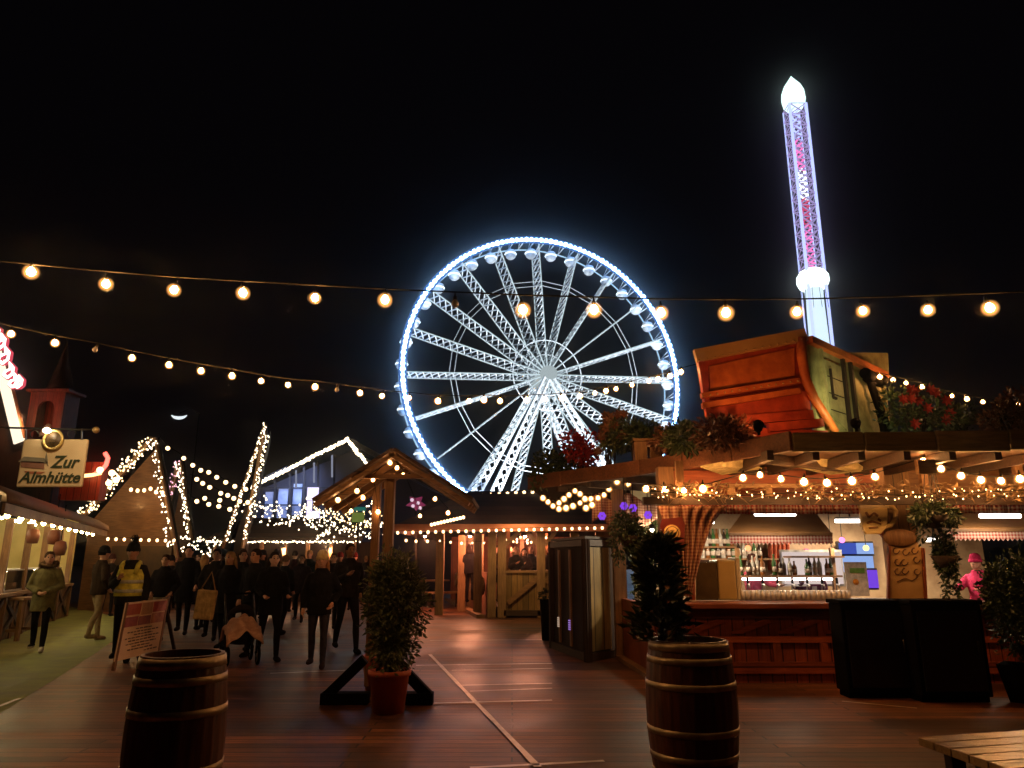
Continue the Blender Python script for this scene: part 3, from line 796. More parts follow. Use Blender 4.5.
MB().bb(x0 - .12, x1 + .18, YT - .12, YT + 1.0, zt + .005, zt + .1).build('cornice', mred, bt)
MB().lathe([(.62, 0), (.5, .25), (.2, 1.2), (.05, 1.9), (0, 2.1)], (cxm + .1, YT + .45, zt + .1), 4).build('roof', M['dark_wood'], bt)
m = MB().lathe([(.26, 0), (.22, .14), (.14, .38), (.06, .48), (0, .5)], (cxm, YT + .3, zb + .35), 14)
m.build('bell', mottled('pale_bronze', (.5, .42, .3), (.7, .62, .5), 5, .4, .4), bt)
lamp('lamp', 'POINT', (cxm + .2, YT - 1.6, zb + .6), 70, (1, .36, .16), bt, .1)
# red neon arc and its sign box behind the hanging sign
nb = thing('neon_sign', 'red neon arc glowing behind the hanging wooden sign', 'neon sign', P(98, 470, 16).xy.to_3d())
MB().bb(P(60, 480, 16).x, P(100, 480, 16).x, 16.02, 16.3, P(70, 500, 16).z, P(70, 462, 16).z).build('board', M['red_wood_z'], nb)
MB().tube([P(x, y, 15.9) for x, y in ((96, 473), (101, 471), (106, 465), (108, 458), (105, 453))], .045, 8).build('neon_tube', glow('red_neon', (1, .10, .07), 5), nb)
MB().tube([P(x, y, 15.9) for x, y in ((82, 476), (92, 475), (101, 473))], .04, 8).build('neon_tube', glow('amber_neon', (1, .5, .2), 4), nb)
lamp('lamp', 'POINT', P(98, 466, 15.4), 18, (1, .12, .06), nb, .1)
for b_ in ((100, 470), (112, 473), (116, 480), (109, 483)): MB().ball(P(*b_, 15.8), .07, 1).build('bulb', M['fairy_far'], nb)
# ------------------------------------------------------------------ stall at the far left, its counter running away from the camera
S0, S1 = Vector((-8.6, 11.3, 0)), Vector((-12.6, 21.2, 0))
sd = (S1 - S0).normalized(); so = Vector((sd.y, -sd.x, 0))          # so: outward, towards the walkway
st = thing('food_stall', 'long wooden food stall with glass counter and yellow lit inside', 'stall', S0)
def sp(t, o, z): return S0 + sd * t + so * o + Vector((0, 0, z))
SL = (S1 - S0).length
def sbox(t0, t1, o0, o1, z0, z1, nm, mt, par=None):
    m = MB(); vs = [sp(t, o, z) for z in (z0, z1) for t, o in ((t0, o0), (t1, o0), (t1, o1), (t0, o1))]
    m.add(vs, [(0, 3, 2, 1), (4, 5, 6, 7), (0, 1, 5, 4), (1, 2, 6, 5), (2, 3, 7, 6), (3, 0, 4, 7)])
    return m.build(nm, mt, par or st)
stall_wood = wood('honey_stall_board', (.22, .12, .04), (.42, .27, .09), 'z', .6, plank=.16)
sbox(0, SL, -.12, 0, .02, .86, 'counter_front', stall_wood)
sbox(-.1, SL + .1, -.75, .1, .86, .92, 'counter_top', M['beam'])
k = 6
for j in range(k):
    t0, t1 = SL * j / k + .12, SL * (j + 1) / k - .12
    for za, zb in ((.12, .78), (.78, .12)):
        MB().bar(sp(t0, .03, za), sp(t1, .03, zb), .09, .05, up=so).build('cross_brace', M['dark_wood_x'], st)
for t in [SL * j / k for j in range(k + 1)]:
    sbox(t - .06, t + .06, .005, .07, .02, .85, 'counter_post', M['wood'])
sbox(0, SL, -2.7, -2.6, 0, 2.7, 'back_wall', wood('yellow_stall_wall', (.26, .19, .06), (.52, .42, .16), 'z', .7, plank=.3))
sbox(SL, SL + .1, -2.7, 0, 0, 2.7, 'end_wall', mottled('yellow_stall_wall_end', (.46, .38, .14), (.62, .52, .22), 2, .7))
for j in range(7):
    t = SL * j / 6
    sbox(t - .06, t + .06, -.14, -.02, .93, 2.35, 'post', M['wood'])
    if j < 6: MB().bar(sp(t + .1, -2.5, 1.0), sp(t + 1.2, -2.5, 2.4), .12, .06, up=so).build('wall_brace', M['wood'], st)
# canopy: brown cloth roof with a rolled front edge
m = MB(); prof = [(-2.8, 3.3), (-1.5, 3.15), (-.4, 2.95), (.45, 2.72), (.75, 2.55), (.78, 2.42)]
n_ = 10
vs = []
for i in range(n_ + 1):
    for o, z in prof: vs.append(sp(-.6 + (SL + 1) * i / n_, o, z - .05 * math.sin(i * math.pi)))
fs = [(i * 6 + j, i * 6 + j + 1, (i + 1) * 6 + j + 1, (i + 1) * 6 + j) for i in range(n_) for j in range(5)]
o = m.add(vs, fs, 0, True).build('canopy', mottled('brown_canopy_cloth', (.16, .08, .04), (.26, .15, .08), 3, .8), st)
o.modifiers.new('thick', 'SOLIDIFY').thickness = .03
sbox(-.6, SL + .4, .70, .74, 2.24, 2.40, 'fascia', M['beam'])
# glass food counter
gl, nt, b = newmat('counter_glass'); b.inputs['Base Color'].default_value = (.9, .93, .93, 1); b.inputs['Transmission Weight'].default_value = 1; b.inputs['Roughness'].default_value = .05; b.inputs['IOR'].default_value = 1.1
for j in range(3):
    t0 = .5 + j * 3.3
    fc = thing('food_case', ('glass food case on the stall counter at its near end', 'glass food case midway along the stall counter', 'glass food case at the far end of the stall counter')[j], 'display case', sp(t0, -.3, .921), 0, 'glass food cases on the stall')
    sbox(t0, t0 + 2.4, -.62, -.05, .924, .97, 'base', M['steel'], fc)
    sbox(t0, t0 + 2.4, -.62, -.05, 1.34, 1.37, 'top', M['steel'], fc)
    sbox(t0 + .02, t0 + 2.38, -.06, -.05, .97, 1.34, 'glass_front', gl, fc)
    sbox(t0 + .1, t0 + 2.3, -.5, -.42, 1.31, 1.335, 'tube_lamp', M['tube_warm'], fc)
    for q in range(12):
        p = sp(t0 + .15 + q * .185, -.32 + rnd(-.1, .1), 1.03)
        MB().ball(p, (rnd(.05, .08), rnd(.05, .08), rnd(.04, .07)), 1).build('food', mottled('food_%d' % (q % 3), ((.3, .06, .03), (.42, .22, .06), (.5, .4, .3))[q % 3], ((.5, .14, .06), (.6, .36, .12), (.7, .6, .5))[q % 3], 12, .5), fc)
for j in range(6):
    t = .8 + j * 1.75
    l = thing('tube_lamp', 'glowing tube lamp under the stall canopy, number %d from the near end' % (j + 1), 'lamp', sp(t, -.9, 2.5), 0, 'tube lamps in the stall')
    l['label'] = ('glowing tube lamp under the stall canopy at its near end', 'second tube lamp under the stall canopy from its near end', 'third tube lamp under the stall canopy from its near end', 'third tube lamp under the stall canopy from its far end', 'second tube lamp under the stall canopy from its far end', 'glowing tube lamp under the stall canopy at its far end')[j]
    MB().tube([sp(t - .4, -.9, 2.5), sp(t + .4, -.9, 2.5)], .03, 8).build('tube', glow('stall_tube', (1, .80, .42), 80), l)
    MB().bar(sp(t, -.9, 2.535), sp(t, -.9, 3.0), .03).build('rod', M['iron'], l)
fairy_string('canopy_lights', 'row of bright bulbs under the front edge of the brown stall canopy', 'string lights', [sp(.2, .5, 2.33), sp(SL - .1, .5, 2.33)], 11, .042, glow('canopy_bulb', (1, .66, .26), 120))
sbox(.3, SL - .3, -2.6, -2.3, 1.45, 1.49, 'shelf', M['wood'])
sbox(.3, SL - .3, -2.6, -2.55, 2.2, 2.5, 'menu_strip', M['dark_wood_x'])
for j in range(13):
    t_ = .7 + j * .72 + rnd(-.15, .15); w_ = rnd(.16, .3)
    sbox(t_, t_ + w_, -2.5, -2.34, 1.492, 1.49 + rnd(.14, .36), 'box', mottled('stock_%d' % (j % 4), ((.3, .05, .03), (.06, .12, .05), (.5, .45, .35), (.25, .12, .04))[j % 4], ((.5, .12, .06), (.12, .22, .08), (.7, .65, .5), (.4, .22, .08))[j % 4], 5, .6))
# hanging lanterns
for j, (px, py) in enumerate(((33, 536), (54, 537), (60, 548))):
    c = P(px, py, 15.5)
    l = thing('lantern', ('small dark red lantern hanging in the stall near its middle', 'small dark red lantern hanging beside the far stall post', 'lowest small dark red lantern in the stall')[j], 'lantern', c, 0, 'red lanterns in the stall')
    MB().lathe([(0, -.16), (.1, -.15), (.13, 0), (.1, .13), (0, .16)], c, 10).build('shade', mottled('dark_lantern', (.10, .03, .015), (.2, .06, .03), 5, .6), l)
    MB().bar(c + Vector((0, 0, .16)), c + Vector((0, 0, .9)), .015).build('cord', M['cable'], l)
# stool at the stall's near end
tb = thing('bar_stool_table', 'tall square wooden side table standing before the stall', 'side table', G(12, 640))
c = G(12, 640)
MB().box(c + Vector((0, 0, .80)), (.62, .62, .05)).build('table_top', M['beam'], tb, bevel=.006)
for sx in (-1, 1):
    for sy in (-1, 1):
        MB().bar(c + Vector((sx * .26, sy * .26, 0)), c + Vector((sx * .24, sy * .24, .775)), .07).build('leg', M['beam_z'], tb)
for s in (-1, 1): MB().bar(c + Vector((-.22, s * .25, .2)), c + Vector((.22, s * .25, .2)), .05).build('rail', M['beam'], tb)

# hanging sign
YS = 9.6
sg = thing('hanging_sign', 'cream hanging sign reading Zur Almhütte with a round emblem on top', 'sign', P(52, 462, YS))
p0, p1 = P(15.5, 487, YS), P(88, 439, YS)
sgm = mottled('sign_cream_paint', (.72, .56, .32), (.82, .66, .40), 2.5, .6)
bd = MB().bb(p0.x, p1.x, YS, YS + .05, p0.z, p1.z).build('board', sgm, sg, bevel=.02)
def text(s, size, mat, parent, loc, shear=.0, ext=.004, off=.0, align='LEFT', rx=90, rz=0):
    cu = bpy.data.curves.new('lettering', 'FONT'); cu.body = s; cu.size = size; cu.shear = shear; cu.extrude = ext; cu.offset = off; cu.align_x = align; cu.resolution_u = 4
    t = bpy.data.objects.new('lettering', cu); COL.objects.link(t)
    bpy.context.view_layer.update()
    me = bpy.data.meshes.new_from_object(t.evaluated_get(bpy.context.evaluated_depsgraph_get()))
    bpy.data.objects.remove(t)
    o = bpy.data.objects.new('lettering', me); COL.objects.link(o); me.materials.clear(); me.materials.append(mat)
    o.parent = parent
    chain, q = Matrix(), parent
    while q is not None: chain = q.matrix_basis @ chain; q = q.parent
    o.matrix_basis = chain.inverted() @ (Matrix.Translation(Vector(loc)) @ Matrix.Rotation(R(rz), 4, 'Z') @ Matrix.Rotation(R(rx), 4, 'X'))
    return o
ink = mottled('dark_green_ink', (.03, .045, .02), (.05, .07, .03), 8, .7)
sc_ = YS / FPX * 1.03
text('Zur', 16.5 * sc_, ink, sg, P(50.5, 467.5, YS - .012), .28, .003, .0045)
text('Almhütte', 15.3 * sc_, ink, sg, P(18.5, 482.5, YS - .012), .28, .003, .004)
# little chalet picture
m = MB(); yb = YS - .012
def quad2(mm, pts, t=.008): mm.prism([P(x, y, yb) for x, y in pts], (0, t, 0))
quad2(m, [(21, 467), (44, 469), (44, 462), (21, 461)]); m.build('chalet_picture', mottled('chalet_brown', (.22, .10, .07), (.34, .18, .12), 5, .7), sg)
m = MB(); quad2(m, [(18, 462), (24, 456.5), (44, 458), (48, 463.5)]); quad2(m, [(44.5, 460), (46.5, 452), (48, 466)]); m.build('chalet_roof', mottled('chalet_grey', (.20, .19, .14), (.30, .27, .2), 5, .7), sg)
m = MB(); quad2(m, [(24, 471), (45, 472), (40, 474), (28, 473.5)]); m.build('chalet_ground', mottled('chalet_red', (.42, .14, .08), (.5, .2, .1), 5, .7), sg)
rx = Matrix.Rotation(R(90), 3, 'X')
ec = P(54, 440, YS - .03)
MB().lathe([(0, .02), (.118, .02), (.118, -.012), (0, -.012)], ec, 28, rot=rx).build('emblem', mottled('emblem_dark', (.05, .03, .01), (.1, .06, .03), 6, .5), sg)
MB().torus(ec - Vector((0, .02, 0)), .125, .018, 28, 8, rx).build('emblem_ring', mottled('emblem_gold', (.6, .42, .12), (.75, .55, .2), 6, .4, .3), sg)
m = MB()
for k in range(3): m.prism([P(52 + dx, 446 - k * 3.4 + dy, YS - .05) for dx, dy in ((-6 + k, 0), (6 - k * .5, -1), (5 - k, -3), (-4, -2.2))], (0, .008, 0))
m.build('emblem_mark', mottled('emblem_buff', (.55, .4, .15), (.7, .5, .22), 6, .5), sg)
br = thing('sign_bracket', 'horizontal iron rod that the cream sign hangs from', 'bracket', P(-30, 425, YS))
MB().tube([P(-40, 426, YS), P(0, 427.5, YS), P(96, 430, YS)], .014, 8).build('rod', M['iron'], br)
MB().ball(P(96, 430, YS), .045, 2).build('knob', mottled('brass_knob', (.4, .26, .1), (.55, .38, .16), 6, .4, .5), br)
for x in (26, 82): MB().bar(P(x, 428.5, YS), P(x, 440, YS), .016).build('hanger', M['steel'], br)
for x in (34, 72): MB().torus(P(x, 434, YS), .055, .01, 16, 6, rx, a0=0, a1=4.5).build('scroll', M['iron'], br)
MB().ball(P(47, 430.5, YS - .12), (.05, .05, .035), 2).build('lamp_head', glow('sign_lamp', (1, .8, .5), 30), br)
lamp('lamp', 'SPOT', P(52, 438, YS - 1.0) + Vector((0, 0, .5)), 34, (1, .74, .42), br, .05, P(52, 462, YS), 100, .8)

# ------------------------------------------------------------------ open hut in the middle distance
YB = 21.0
bh = thing('open_hut', 'open wooden hut with half walls and red glow beyond the deck', 'hut', P(500, 613, YB).xy.to_3d())
ze = P(500, 527, YB - .6).z
xl, xr = P(394, 530, YB).x, P(640, 530, YB).x
xc = P(492, 560, YB).x
# roof: eave in front, ridge behind, hipped end
ridge0, ridge1 = P(470, 491, YB + 3.5), P(625, 489, YB + 3.5)
zr = ridge0.z
e0, e1 = Vector((xl, YB - .6, ze)), Vector((xr, YB - .6, ze))
b0, b1 = Vector((xl, YB + 12, ze)), Vector((xr, YB + 12, ze))
r0, r1 = Vector((ridge0.x, YB + 3.5, zr)), Vector((ridge1.x, YB + 3.5, zr))
m = MB()
m.add([e0, e1, r1, r0, b0, b1], [(0, 1, 2, 3), (4, 3, 2, 5), (0, 3, 4), (1, 5, 2)])
o = m.build('roof', M['roof'], bh); o.modifiers.new('thick', 'SOLIDIFY').thickness = .12
MB().bar(e0 + Vector((0, -.03, -.02)), e1 + Vector((0, -.03, -.02)), .06, .2, up=(0, 0, 1)).build('fascia', mottled('red_fascia', (.28, .08, .04), (.4, .14, .07), 3, .6), bh)
posts = [(492, YB), (502, YB), (541, YB), (575, YB), (600, YB), (440, YB + 1), (462, YB + 2.5), (478, YB + 1.0)]
for px, y in posts:
    x = P(px, 560, y).x
    MB().bb(x - .12, x + .12, y - .1, y + .1, 0, ze - .12).build('post', M['beam_z'], bh, bevel=.01)
xa, xb = P(504, 560, YB).x, P(620, 560, YB).x
zt_ = P(520, 573, YB).z
MB().bb(xa + .02, xb, YB - .02, YB + .06, .12, zt_).build('half_wall', wood('ochre_half_wall', (.18, .10, .03), (.36, .22, .07), 'z', .6, plank=.16), bh)
MB().bb(xa, xb, YB - .08, YB + .1, zt_ + .003, zt_ + .07).build('sill', M['beam'], bh)
MB().bb(xa, xb, YB - .1, YB - .03, .05, .2).build('sill', M['dark_wood_x'], bh)
for a, b, c, d in ((508, 603, 538, 578), (545, 578, 572, 603)):
    MB().bar(P(a, b, YB - .07), P(c, d, YB - .07), .14, .05, up=(0, -1, 0)).build('brace', M['wood_x'], bh)
for a, b, c, d in ((505, 545, 520, 531), (538, 545, 526, 531), (545, 545, 556, 531)):
    MB().bar(P(a, b, YB - .02), P(c, d, YB - .02), .11, .06, up=(0, -1, 0)).build('brace', M['beam'], bh)
MB().bb(xc, xr, YB + .1, YB + 8, .0, .28).build('floor', M['dark_wood_x'], bh)
for px, y in ((508, YB + 2.6), (522, YB + 4.5), (534, YB + 3.2), (546, YB + 4.0)):
    x = P(px, 560, y).x
    MB().bb(x - .07, x + .07, y - .06, y + .06, .28, ze).build('inner_post', M['wood'], bh)
for y, za in ((YB + 2.6, 1.25), (YB + 2.6, 1.0), (YB + 4.5, 1.2)):
    MB().bb(P(506, 560, y).x, P(575, 560, y).x, y - .03, y + .03, za, za + .08).build('inner_rail', M['wood_x'], bh)
fairy_string('hut_lights', 'zigzag of small bulbs hung inside the open hut behind its guests', 'string lights', [P(500, 536, YB + 1.5), P(512, 541, YB + 1.5), P(522, 535, YB + 1.5), P(533, 542, YB + 1.5), P(545, 536, YB + 1.5), P(560, 541, YB + 1.5)], 16, .035, M['fairy_far'])
# receding side with closed red boards
p0, p1 = Vector((xc, YB, 0)), P(456, 560, YB + 9).xy.to_3d()
dd = (p1 - p0).normalized(); n1 = Vector((dd.y, -dd.x, 0))
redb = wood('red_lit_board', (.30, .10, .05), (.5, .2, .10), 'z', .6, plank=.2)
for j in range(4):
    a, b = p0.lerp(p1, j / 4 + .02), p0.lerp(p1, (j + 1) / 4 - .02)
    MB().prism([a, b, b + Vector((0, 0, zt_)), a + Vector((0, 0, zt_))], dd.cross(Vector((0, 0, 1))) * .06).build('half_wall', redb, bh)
    q = p0.lerp(p1, (j + 1) / 4)
    MB().bb(q.x - .1, q.x + .1, q.y - .1, q.y + .1, 0, ze - .1).build('post', M['beam_z'], bh)
    MB().torus((a + b) / 2 + Vector((-.1, -.05, zt_ * .68)), .22, .05, 16, 6, Matrix.Rotation(math.atan2(dd.y, dd.x), 3, 'Z') @ rx).build('heart_trim', M['beam'], bh)
MB().bar(p0 + Vector((-.3, -.3, .05)), p1 + Vector((-.3, 0, .05)), .22, .1).build('kerb_board', M['wood_x'], bh)
MB().bb(xl + 1.0, xr, YB + 8, YB + 8.1, 0, ze).build('back_wall', wood('red_back_board', (.25, .07, .04), (.4, .13, .07), 'z', .7, plank=.2), bh)
for k, (px, y, pw) in enumerate(((470, YB + 1.6, 200), (525, YB + 3.2, 300), (575, YB + 3.5, 120), (425, YB + 2.5, 110))):  # last pendant added to light the receding red side boards
    p = P(px, 536, y)
    l = thing('pendant_lamp', ('warm red pendant lamp over the open hut doorway', 'warm red pendant lamp over the seated guests', 'warm red pendant lamp at the far side of the guests', 'added red pendant lamp lighting the side boards at the open hut end')[k], 'lamp', p, 0, 'pendant lamps in the open hut')
    MB().lathe([(.02, .22), (.16, .02), (.18, 0), (.14, .01), (.02, .2)], p, 14).build('shade', M['iron'], l)
    MB().ball(p, .05, 1).build('bulb', glow('red_pendant', (1, .4, .22), 60), l)
    MB().bar(p + Vector((0, 0, .21)), p + Vector((0, 0, .8)), .012).build('cord', M['cable'], l)
    lamp('lamp', 'POINT', p - Vector((0, 0, .12)), pw, (1, .34, .17), l, .08)
lamp('lamp', 'AREA', Vector(((xa + xc) / 2 + .6, YB - 1.4, ze + .15)), 30, (1, .60, .22), bh, .8, Vector(((xa + xc) / 2 + 1, YB, .6)))
fairy_string('eave_lights', 'row of warm bulbs along the front eave of the open hut', 'string lights', catenary(P(394, 531, YB - .75), P(606, 526, YB - .75), .0, 10), 28, .042, M['fairy_far'], 'eave lights of the open hut')
fairy_string('eave_lights', 'second, sparser row of bulbs hung inside the open hut eave', 'string lights', catenary(P(400, 538, YB + .2), P(600, 536, YB + .2), .12, 12), 18, .04, M['fairy_far'], 'eave lights of the open hut', .03)
fairy_string('eave_lights', 'short row of bulbs on the dark ridge before the wheel legs', 'string lights', [P(470, 494, YB + 3.2), P(545, 489, YB + 3.2)], 9, .06, M['fairy_far'], 'eave lights of the open hut')
fairy_string('light_garland', 'bright slanting garland of close bulbs on the open hut eave', 'garland', [P(430, 523, YB - 1.2), P(465, 515, YB - 1.2)], 11, .045, M['fairy_far'])
# seating tables by the hut
for k, (px, py) in enumerate(((444, 607), (428, 601))):
    c = G(px, py)
    t = thing('picnic_bench', ('low wooden bench by the open hut', 'wooden table behind the bench by the open hut')[k], ('bench', 'table')[k], c)
    zt2 = .48 if k == 0 else .78
    MB().box(c + Vector((0, 0, zt2)), (1.5, .5 + .2 * k, .06), Matrix.Rotation(.5, 3, 'Z')).build('top', M['beam'], t)
    for s in (-.5, .5):
        q = c + Matrix.Rotation(.5, 3, 'Z') @ Vector((s, 0, 0))
        MB().bb(q.x - .06, q.x + .06, q.y - .18, q.y + .18, 0, zt2 - .03).build('leg', M['dark_wood'], t)

# ------------------------------------------------------------------ roofed standing table with braces
YG = 8.95
gz = thing('roofed_stand', 'post stand with a little gabled wooden roof and black braced foot', 'roofed stand', G(385, 700))
A, L, Rr = P(393, 450, YG - .55), P(313, 501, YG - .55), P(472, 500, YG - .55)
depth = 1.5
for E in (L, Rr):
    d = E - A; n = Vector((-d.z, 0, d.x)).normalized(); n = n if n.z > 0 else -n
    MB().prism([A, E, E + n * .035, A + n * .035], (0, depth, 0)).build('roof', M['roof'], gz)
    MB().bar(A - n * .06 + Vector((0, -.02, 0)), E - n * .06 + Vector((0, -.02, 0)), .11, .04, up=n).build('barge_board', M['wood_x'], gz)
    for k in range(1, 4):
        o_ = Vector((0, depth * k / 3.3, 0))
        MB().bar(A - n * .05 + o_, E - n * .05 + o_, .06, .07, up=n).build('rafter', M['wood_x'], gz)
MB().bar(P(352, 476.5, YG - .46), P(434, 476.5, YG - .46), .10, .05, up=(0, 0, 1)).build('tie_beam', M['wood_x'], gz)
for px, y, w in ((389, YG - .38, .115), (376, YG + .5, .10)):
    top, x = P(px, 474, y).z, P(px, 520, y).x
    MB().bb(x - w / 2, x + w / 2, y - w / 2, y + w / 2, .05, top).build('post', M['wood'], gz, bevel=.006)
for s in (-1, 1):
    cxp = P(383, 690, YG).x
    MB().bar((cxp + s * .58, YG - .35, .07), (cxp + s * .16, YG - .35, .47), .11, .10, up=(0, -1, 0)).build('foot_brace', M['black'], gz)
    MB().bar((cxp + s * .1, YG - .35, .06), (cxp + s * .62, YG - .35, .06), .16, .12, up=(0, 0, 1)).build('foot_beam', M['black'], gz)
    if s > 0: MB().bar((cxp, YG - .25, .06), (cxp, YG + .5, .06), .14, .12, up=(0, 0, 1)).build('foot_beam', M['black'], gz)
gp = [(390, 463), (397, 468), (403, 475), (373, 480), (357, 491), (338, 500), (363, 498), (351, 511), (378, 512), (435, 499), (448, 513), (420, 516)]
wlp = [P(x, y, YG - .45 if k < 6 else YG + .4) for k, (x, y) in enumerate(gp)]
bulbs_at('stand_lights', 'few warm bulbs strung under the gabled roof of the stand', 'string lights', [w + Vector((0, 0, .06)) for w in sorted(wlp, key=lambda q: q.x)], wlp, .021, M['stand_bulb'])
bn = thing('star_sign', 'pink star sign with white lamps seen through the roofed stand', 'sign', P(415, 503, 24))
m = MB()
for k_ in range(5):
    t_ = k_ * 1.2566 + .3; m.prism([P(416 + 11 * math.cos(t_), 503 + 8 * math.sin(t_), 24), P(416 + 5 * math.cos(t_ + .63), 503 + 5 * math.sin(t_ + .63), 24), P(416, 503, 24), P(416 + 5 * math.cos(t_ - .63), 503 + 5 * math.sin(t_ - .63), 24)], (0, .06, 0))
m.build('board', glow('pink_sign_light', (1, .12, .35), .2), bn)
for q_ in ((412, 500), (418, 503), (413, 506), (420, 508)): MB().ball(P(*q_, 23.9), .06, 1).build('star', glow('white_sign_light', (1, .75, .9), .9), bn)
MB().bar(P(416, 640, 24.1), P(416, 511, 24.1), .07).build('pole', M['iron'], bn)
tg = thing('lit_sign', 'small green and teal lit sign behind the roofed stand', 'sign', P(358, 512, 25))
MB().bb(P(352, 515, 25).x, P(365, 515, 25).x, 25, 25.06, P(352, 511, 25).z, P(352, 507, 25).z).build('board', glow('teal_sign_light', (.1, .8, .65), .16), tg)
MB().bb(P(352, 515, 25).x, P(364, 515, 25).x, 25, 25.06, P(352, 522, 25).z, P(352, 512.5, 25).z).build('board', glow('green_sign_light', (.6, .8, .15), .2), tg)
MB().bar(P(358, 640, 25.1), P(358, 514, 25.1), .07).build('pole', M['iron'], tg)
# ------------------------------------------------------------------ the big bar hut
YW = 10.2                                       # front wall plane
ba = thing('bar_hut', 'big wooden bar hut with lit serving window, flat shrub covered roof', 'bar hut', P(790, 660, YW).xy.to_3d())
XR = P(1130, 500, YW).x
X0, X1, X2 = P(676, 600, YW).x, P(893, 600, YW).x, P(927, 600, YW).x
zc = P(760, 603, YW - .3).z                      # counter height
zbm = P(760, 497, YW - .5).z                     # beam
# roof slab: eave polygon, soffit and fascia
e = [P(1150, 438, 8.4), P(790, 444.5, 8.5), P(640, 469, 11.0), P(528, 487, 13.2)]
ez = e[1].z
e = [Vector((q.x, q.y, ez)) for q in e]
poly = [e[0], e[1], e[2], e[3], Vector((1.2, 19, ez)), Vector((e[0].x, 19, ez))]
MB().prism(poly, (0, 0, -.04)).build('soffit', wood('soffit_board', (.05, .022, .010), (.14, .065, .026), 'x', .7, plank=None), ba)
MB().prism([q + Vector((0, 0, .12)) for q in poly], (0, 0, -.115)).build('roof', M['roof'], ba)
fm = [M['wood_x'], wood('olive_lit_fascia', (.09, .06, .02), (.24, .16, .05), 'x'), wood('worn_fascia', (.09, .032, .014), (.24, .09, .036), 'x')]  # olive light on the first eave run is put into its boards
for k, (a, b) in enumerate(zip(e, e[1:])):
    nb = 5 if k == 0 else 3
    for q in range(nb):                                   # rough boards of uneven depth
        p0, p1 = a.lerp(b, q / nb), a.lerp(b, (q + 1) / nb - .004)
        dz = rnd(-.006, .006)
        MB().bar(p0 + Vector((0, -.035 - rnd(0, .015), .03 + dz)), p1 + Vector((0, -.035 - rnd(0, .015), .03 + dz + rnd(-.012, .012))), .05, .24 + rnd(-.012, .012), up=(0, 0, 1)).build('fascia', fm[1] if k == 0 else fm[2], ba, bevel=.012)
# rafters under the soffit and rough brackets
for k in range(12):
    x = e[1].x - .2 + k * .55
    MB().bar((x, 8.62, ez - .11), (x, YW + .1, ez - .11), .08, .12).build('rafter', M['dark_wood_x'], ba)
for k in range(6):
    a = e[1].lerp(e[3], .08 + k / 6.3)
    MB().bar(a + Vector((.12, .1, -.11)), a + Vector((1.9, 1.2, -.11)), .08, .12).build('rafter', M['dark_wood_x'], ba)
# walls
top = ez - .05
MB().bb(X0 - .16, X0 + .06, YW - .02, YW + .2, 0, top).build('post', M['wood'], ba, bevel=.01)
MB().bb(X1 + .02, X2 - .02, YW, YW + .14, 0, top).build('wall', M['wood_boards'], ba)
MB().bb(X0 + .065, X1 + .015, YW + .02, YW + .14, P(780, 507, YW).z, top).build('wall', M['red_wood'], ba)
MB().bb(X2 - .015, XR, YW + .02, YW + .14, P(780, 510, YW).z, top).build('wall', M['wood_x'], ba)
zv = P(780, 507, YW).z
# slanted corner boards of the main window
for a, b, c in (((690, 600), (690, 506), (722, 506)), ((897, 600), (897, 506), (858, 506))):
    MB().prism([P(*b, YW + .03), P(*c, YW + .03), P(b[0], 548, YW + .03)], (0, .08, 0)).build('corner_board', M['wood'], ba)
for a, b in (((692, 600), (692, 545)), ((692, 545), (722, 507)), ((895, 600), (893, 545)), ((893, 545), (858, 507)), ((722, 506), (858, 506))):
    MB().bar(P(*a, YW - .03), P(*b, YW - .03), .07, .06, up=(0, -1, 0)).build('window_trim', M['red_wood_z'], ba)
# beam with studs, garland of twigs
MB().bar((X0 - .5, YW - .6, zbm - .06), (XR, YW - .6, zbm - .06), .1, .1, up=(0, 0, 1)).build('beam', M['dark_wood_x'], ba)
MB().bar(P(728, 486, YW - .6), P(812, 486, YW - .6), .06, .05, up=(0, 0, 1)).build('beam', M['beam'], ba)
for px in (731, 768, 806, 990, 1012):
    a = P(px, 487, YW - .58); MB().bar((a.x, YW - .58, zbm), (a.x, YW - .58, a.z), .085, .06, up=(0, -1, 0)).build('stud', M['beam_z'], ba)
for px in (680, 880, 925, 1020):
    a = P(px, 487, YW - .6); MB().bar((a.x, YW - .6, zbm), (a.x, YW - .6, ez - .05), .10, .08, up=(0, -1, 0)).build('stud', M['wood'], ba)
tw = MB()
for i in range(520):
    px = random.choice([rnd(655, 730), rnd(800, 890), rnd(925, 1040), rnd(650, 1040)])
    p = P(px, rnd(483, 499), YW - .72 + rnd(-.12, .1))
    d = Vector((rnd(-1, 1), rnd(-.4, .4), rnd(-.6, .5)))
    if random.random() < .45: tw.tube([p, p + d * .10, p + d * .2 + Vector((0, 0, -.02))], [.008, .006, .003], 4)
    else: tw.leaf(p, d, rdir(), .09, .04)
tag(tw.build('twig_garland', foliage('dry_twig', (.10, .05, .02), (.34, .22, .10))), 'dry twig and leaf garland laid along the beam of the bar', 'garland', kind='stuff')
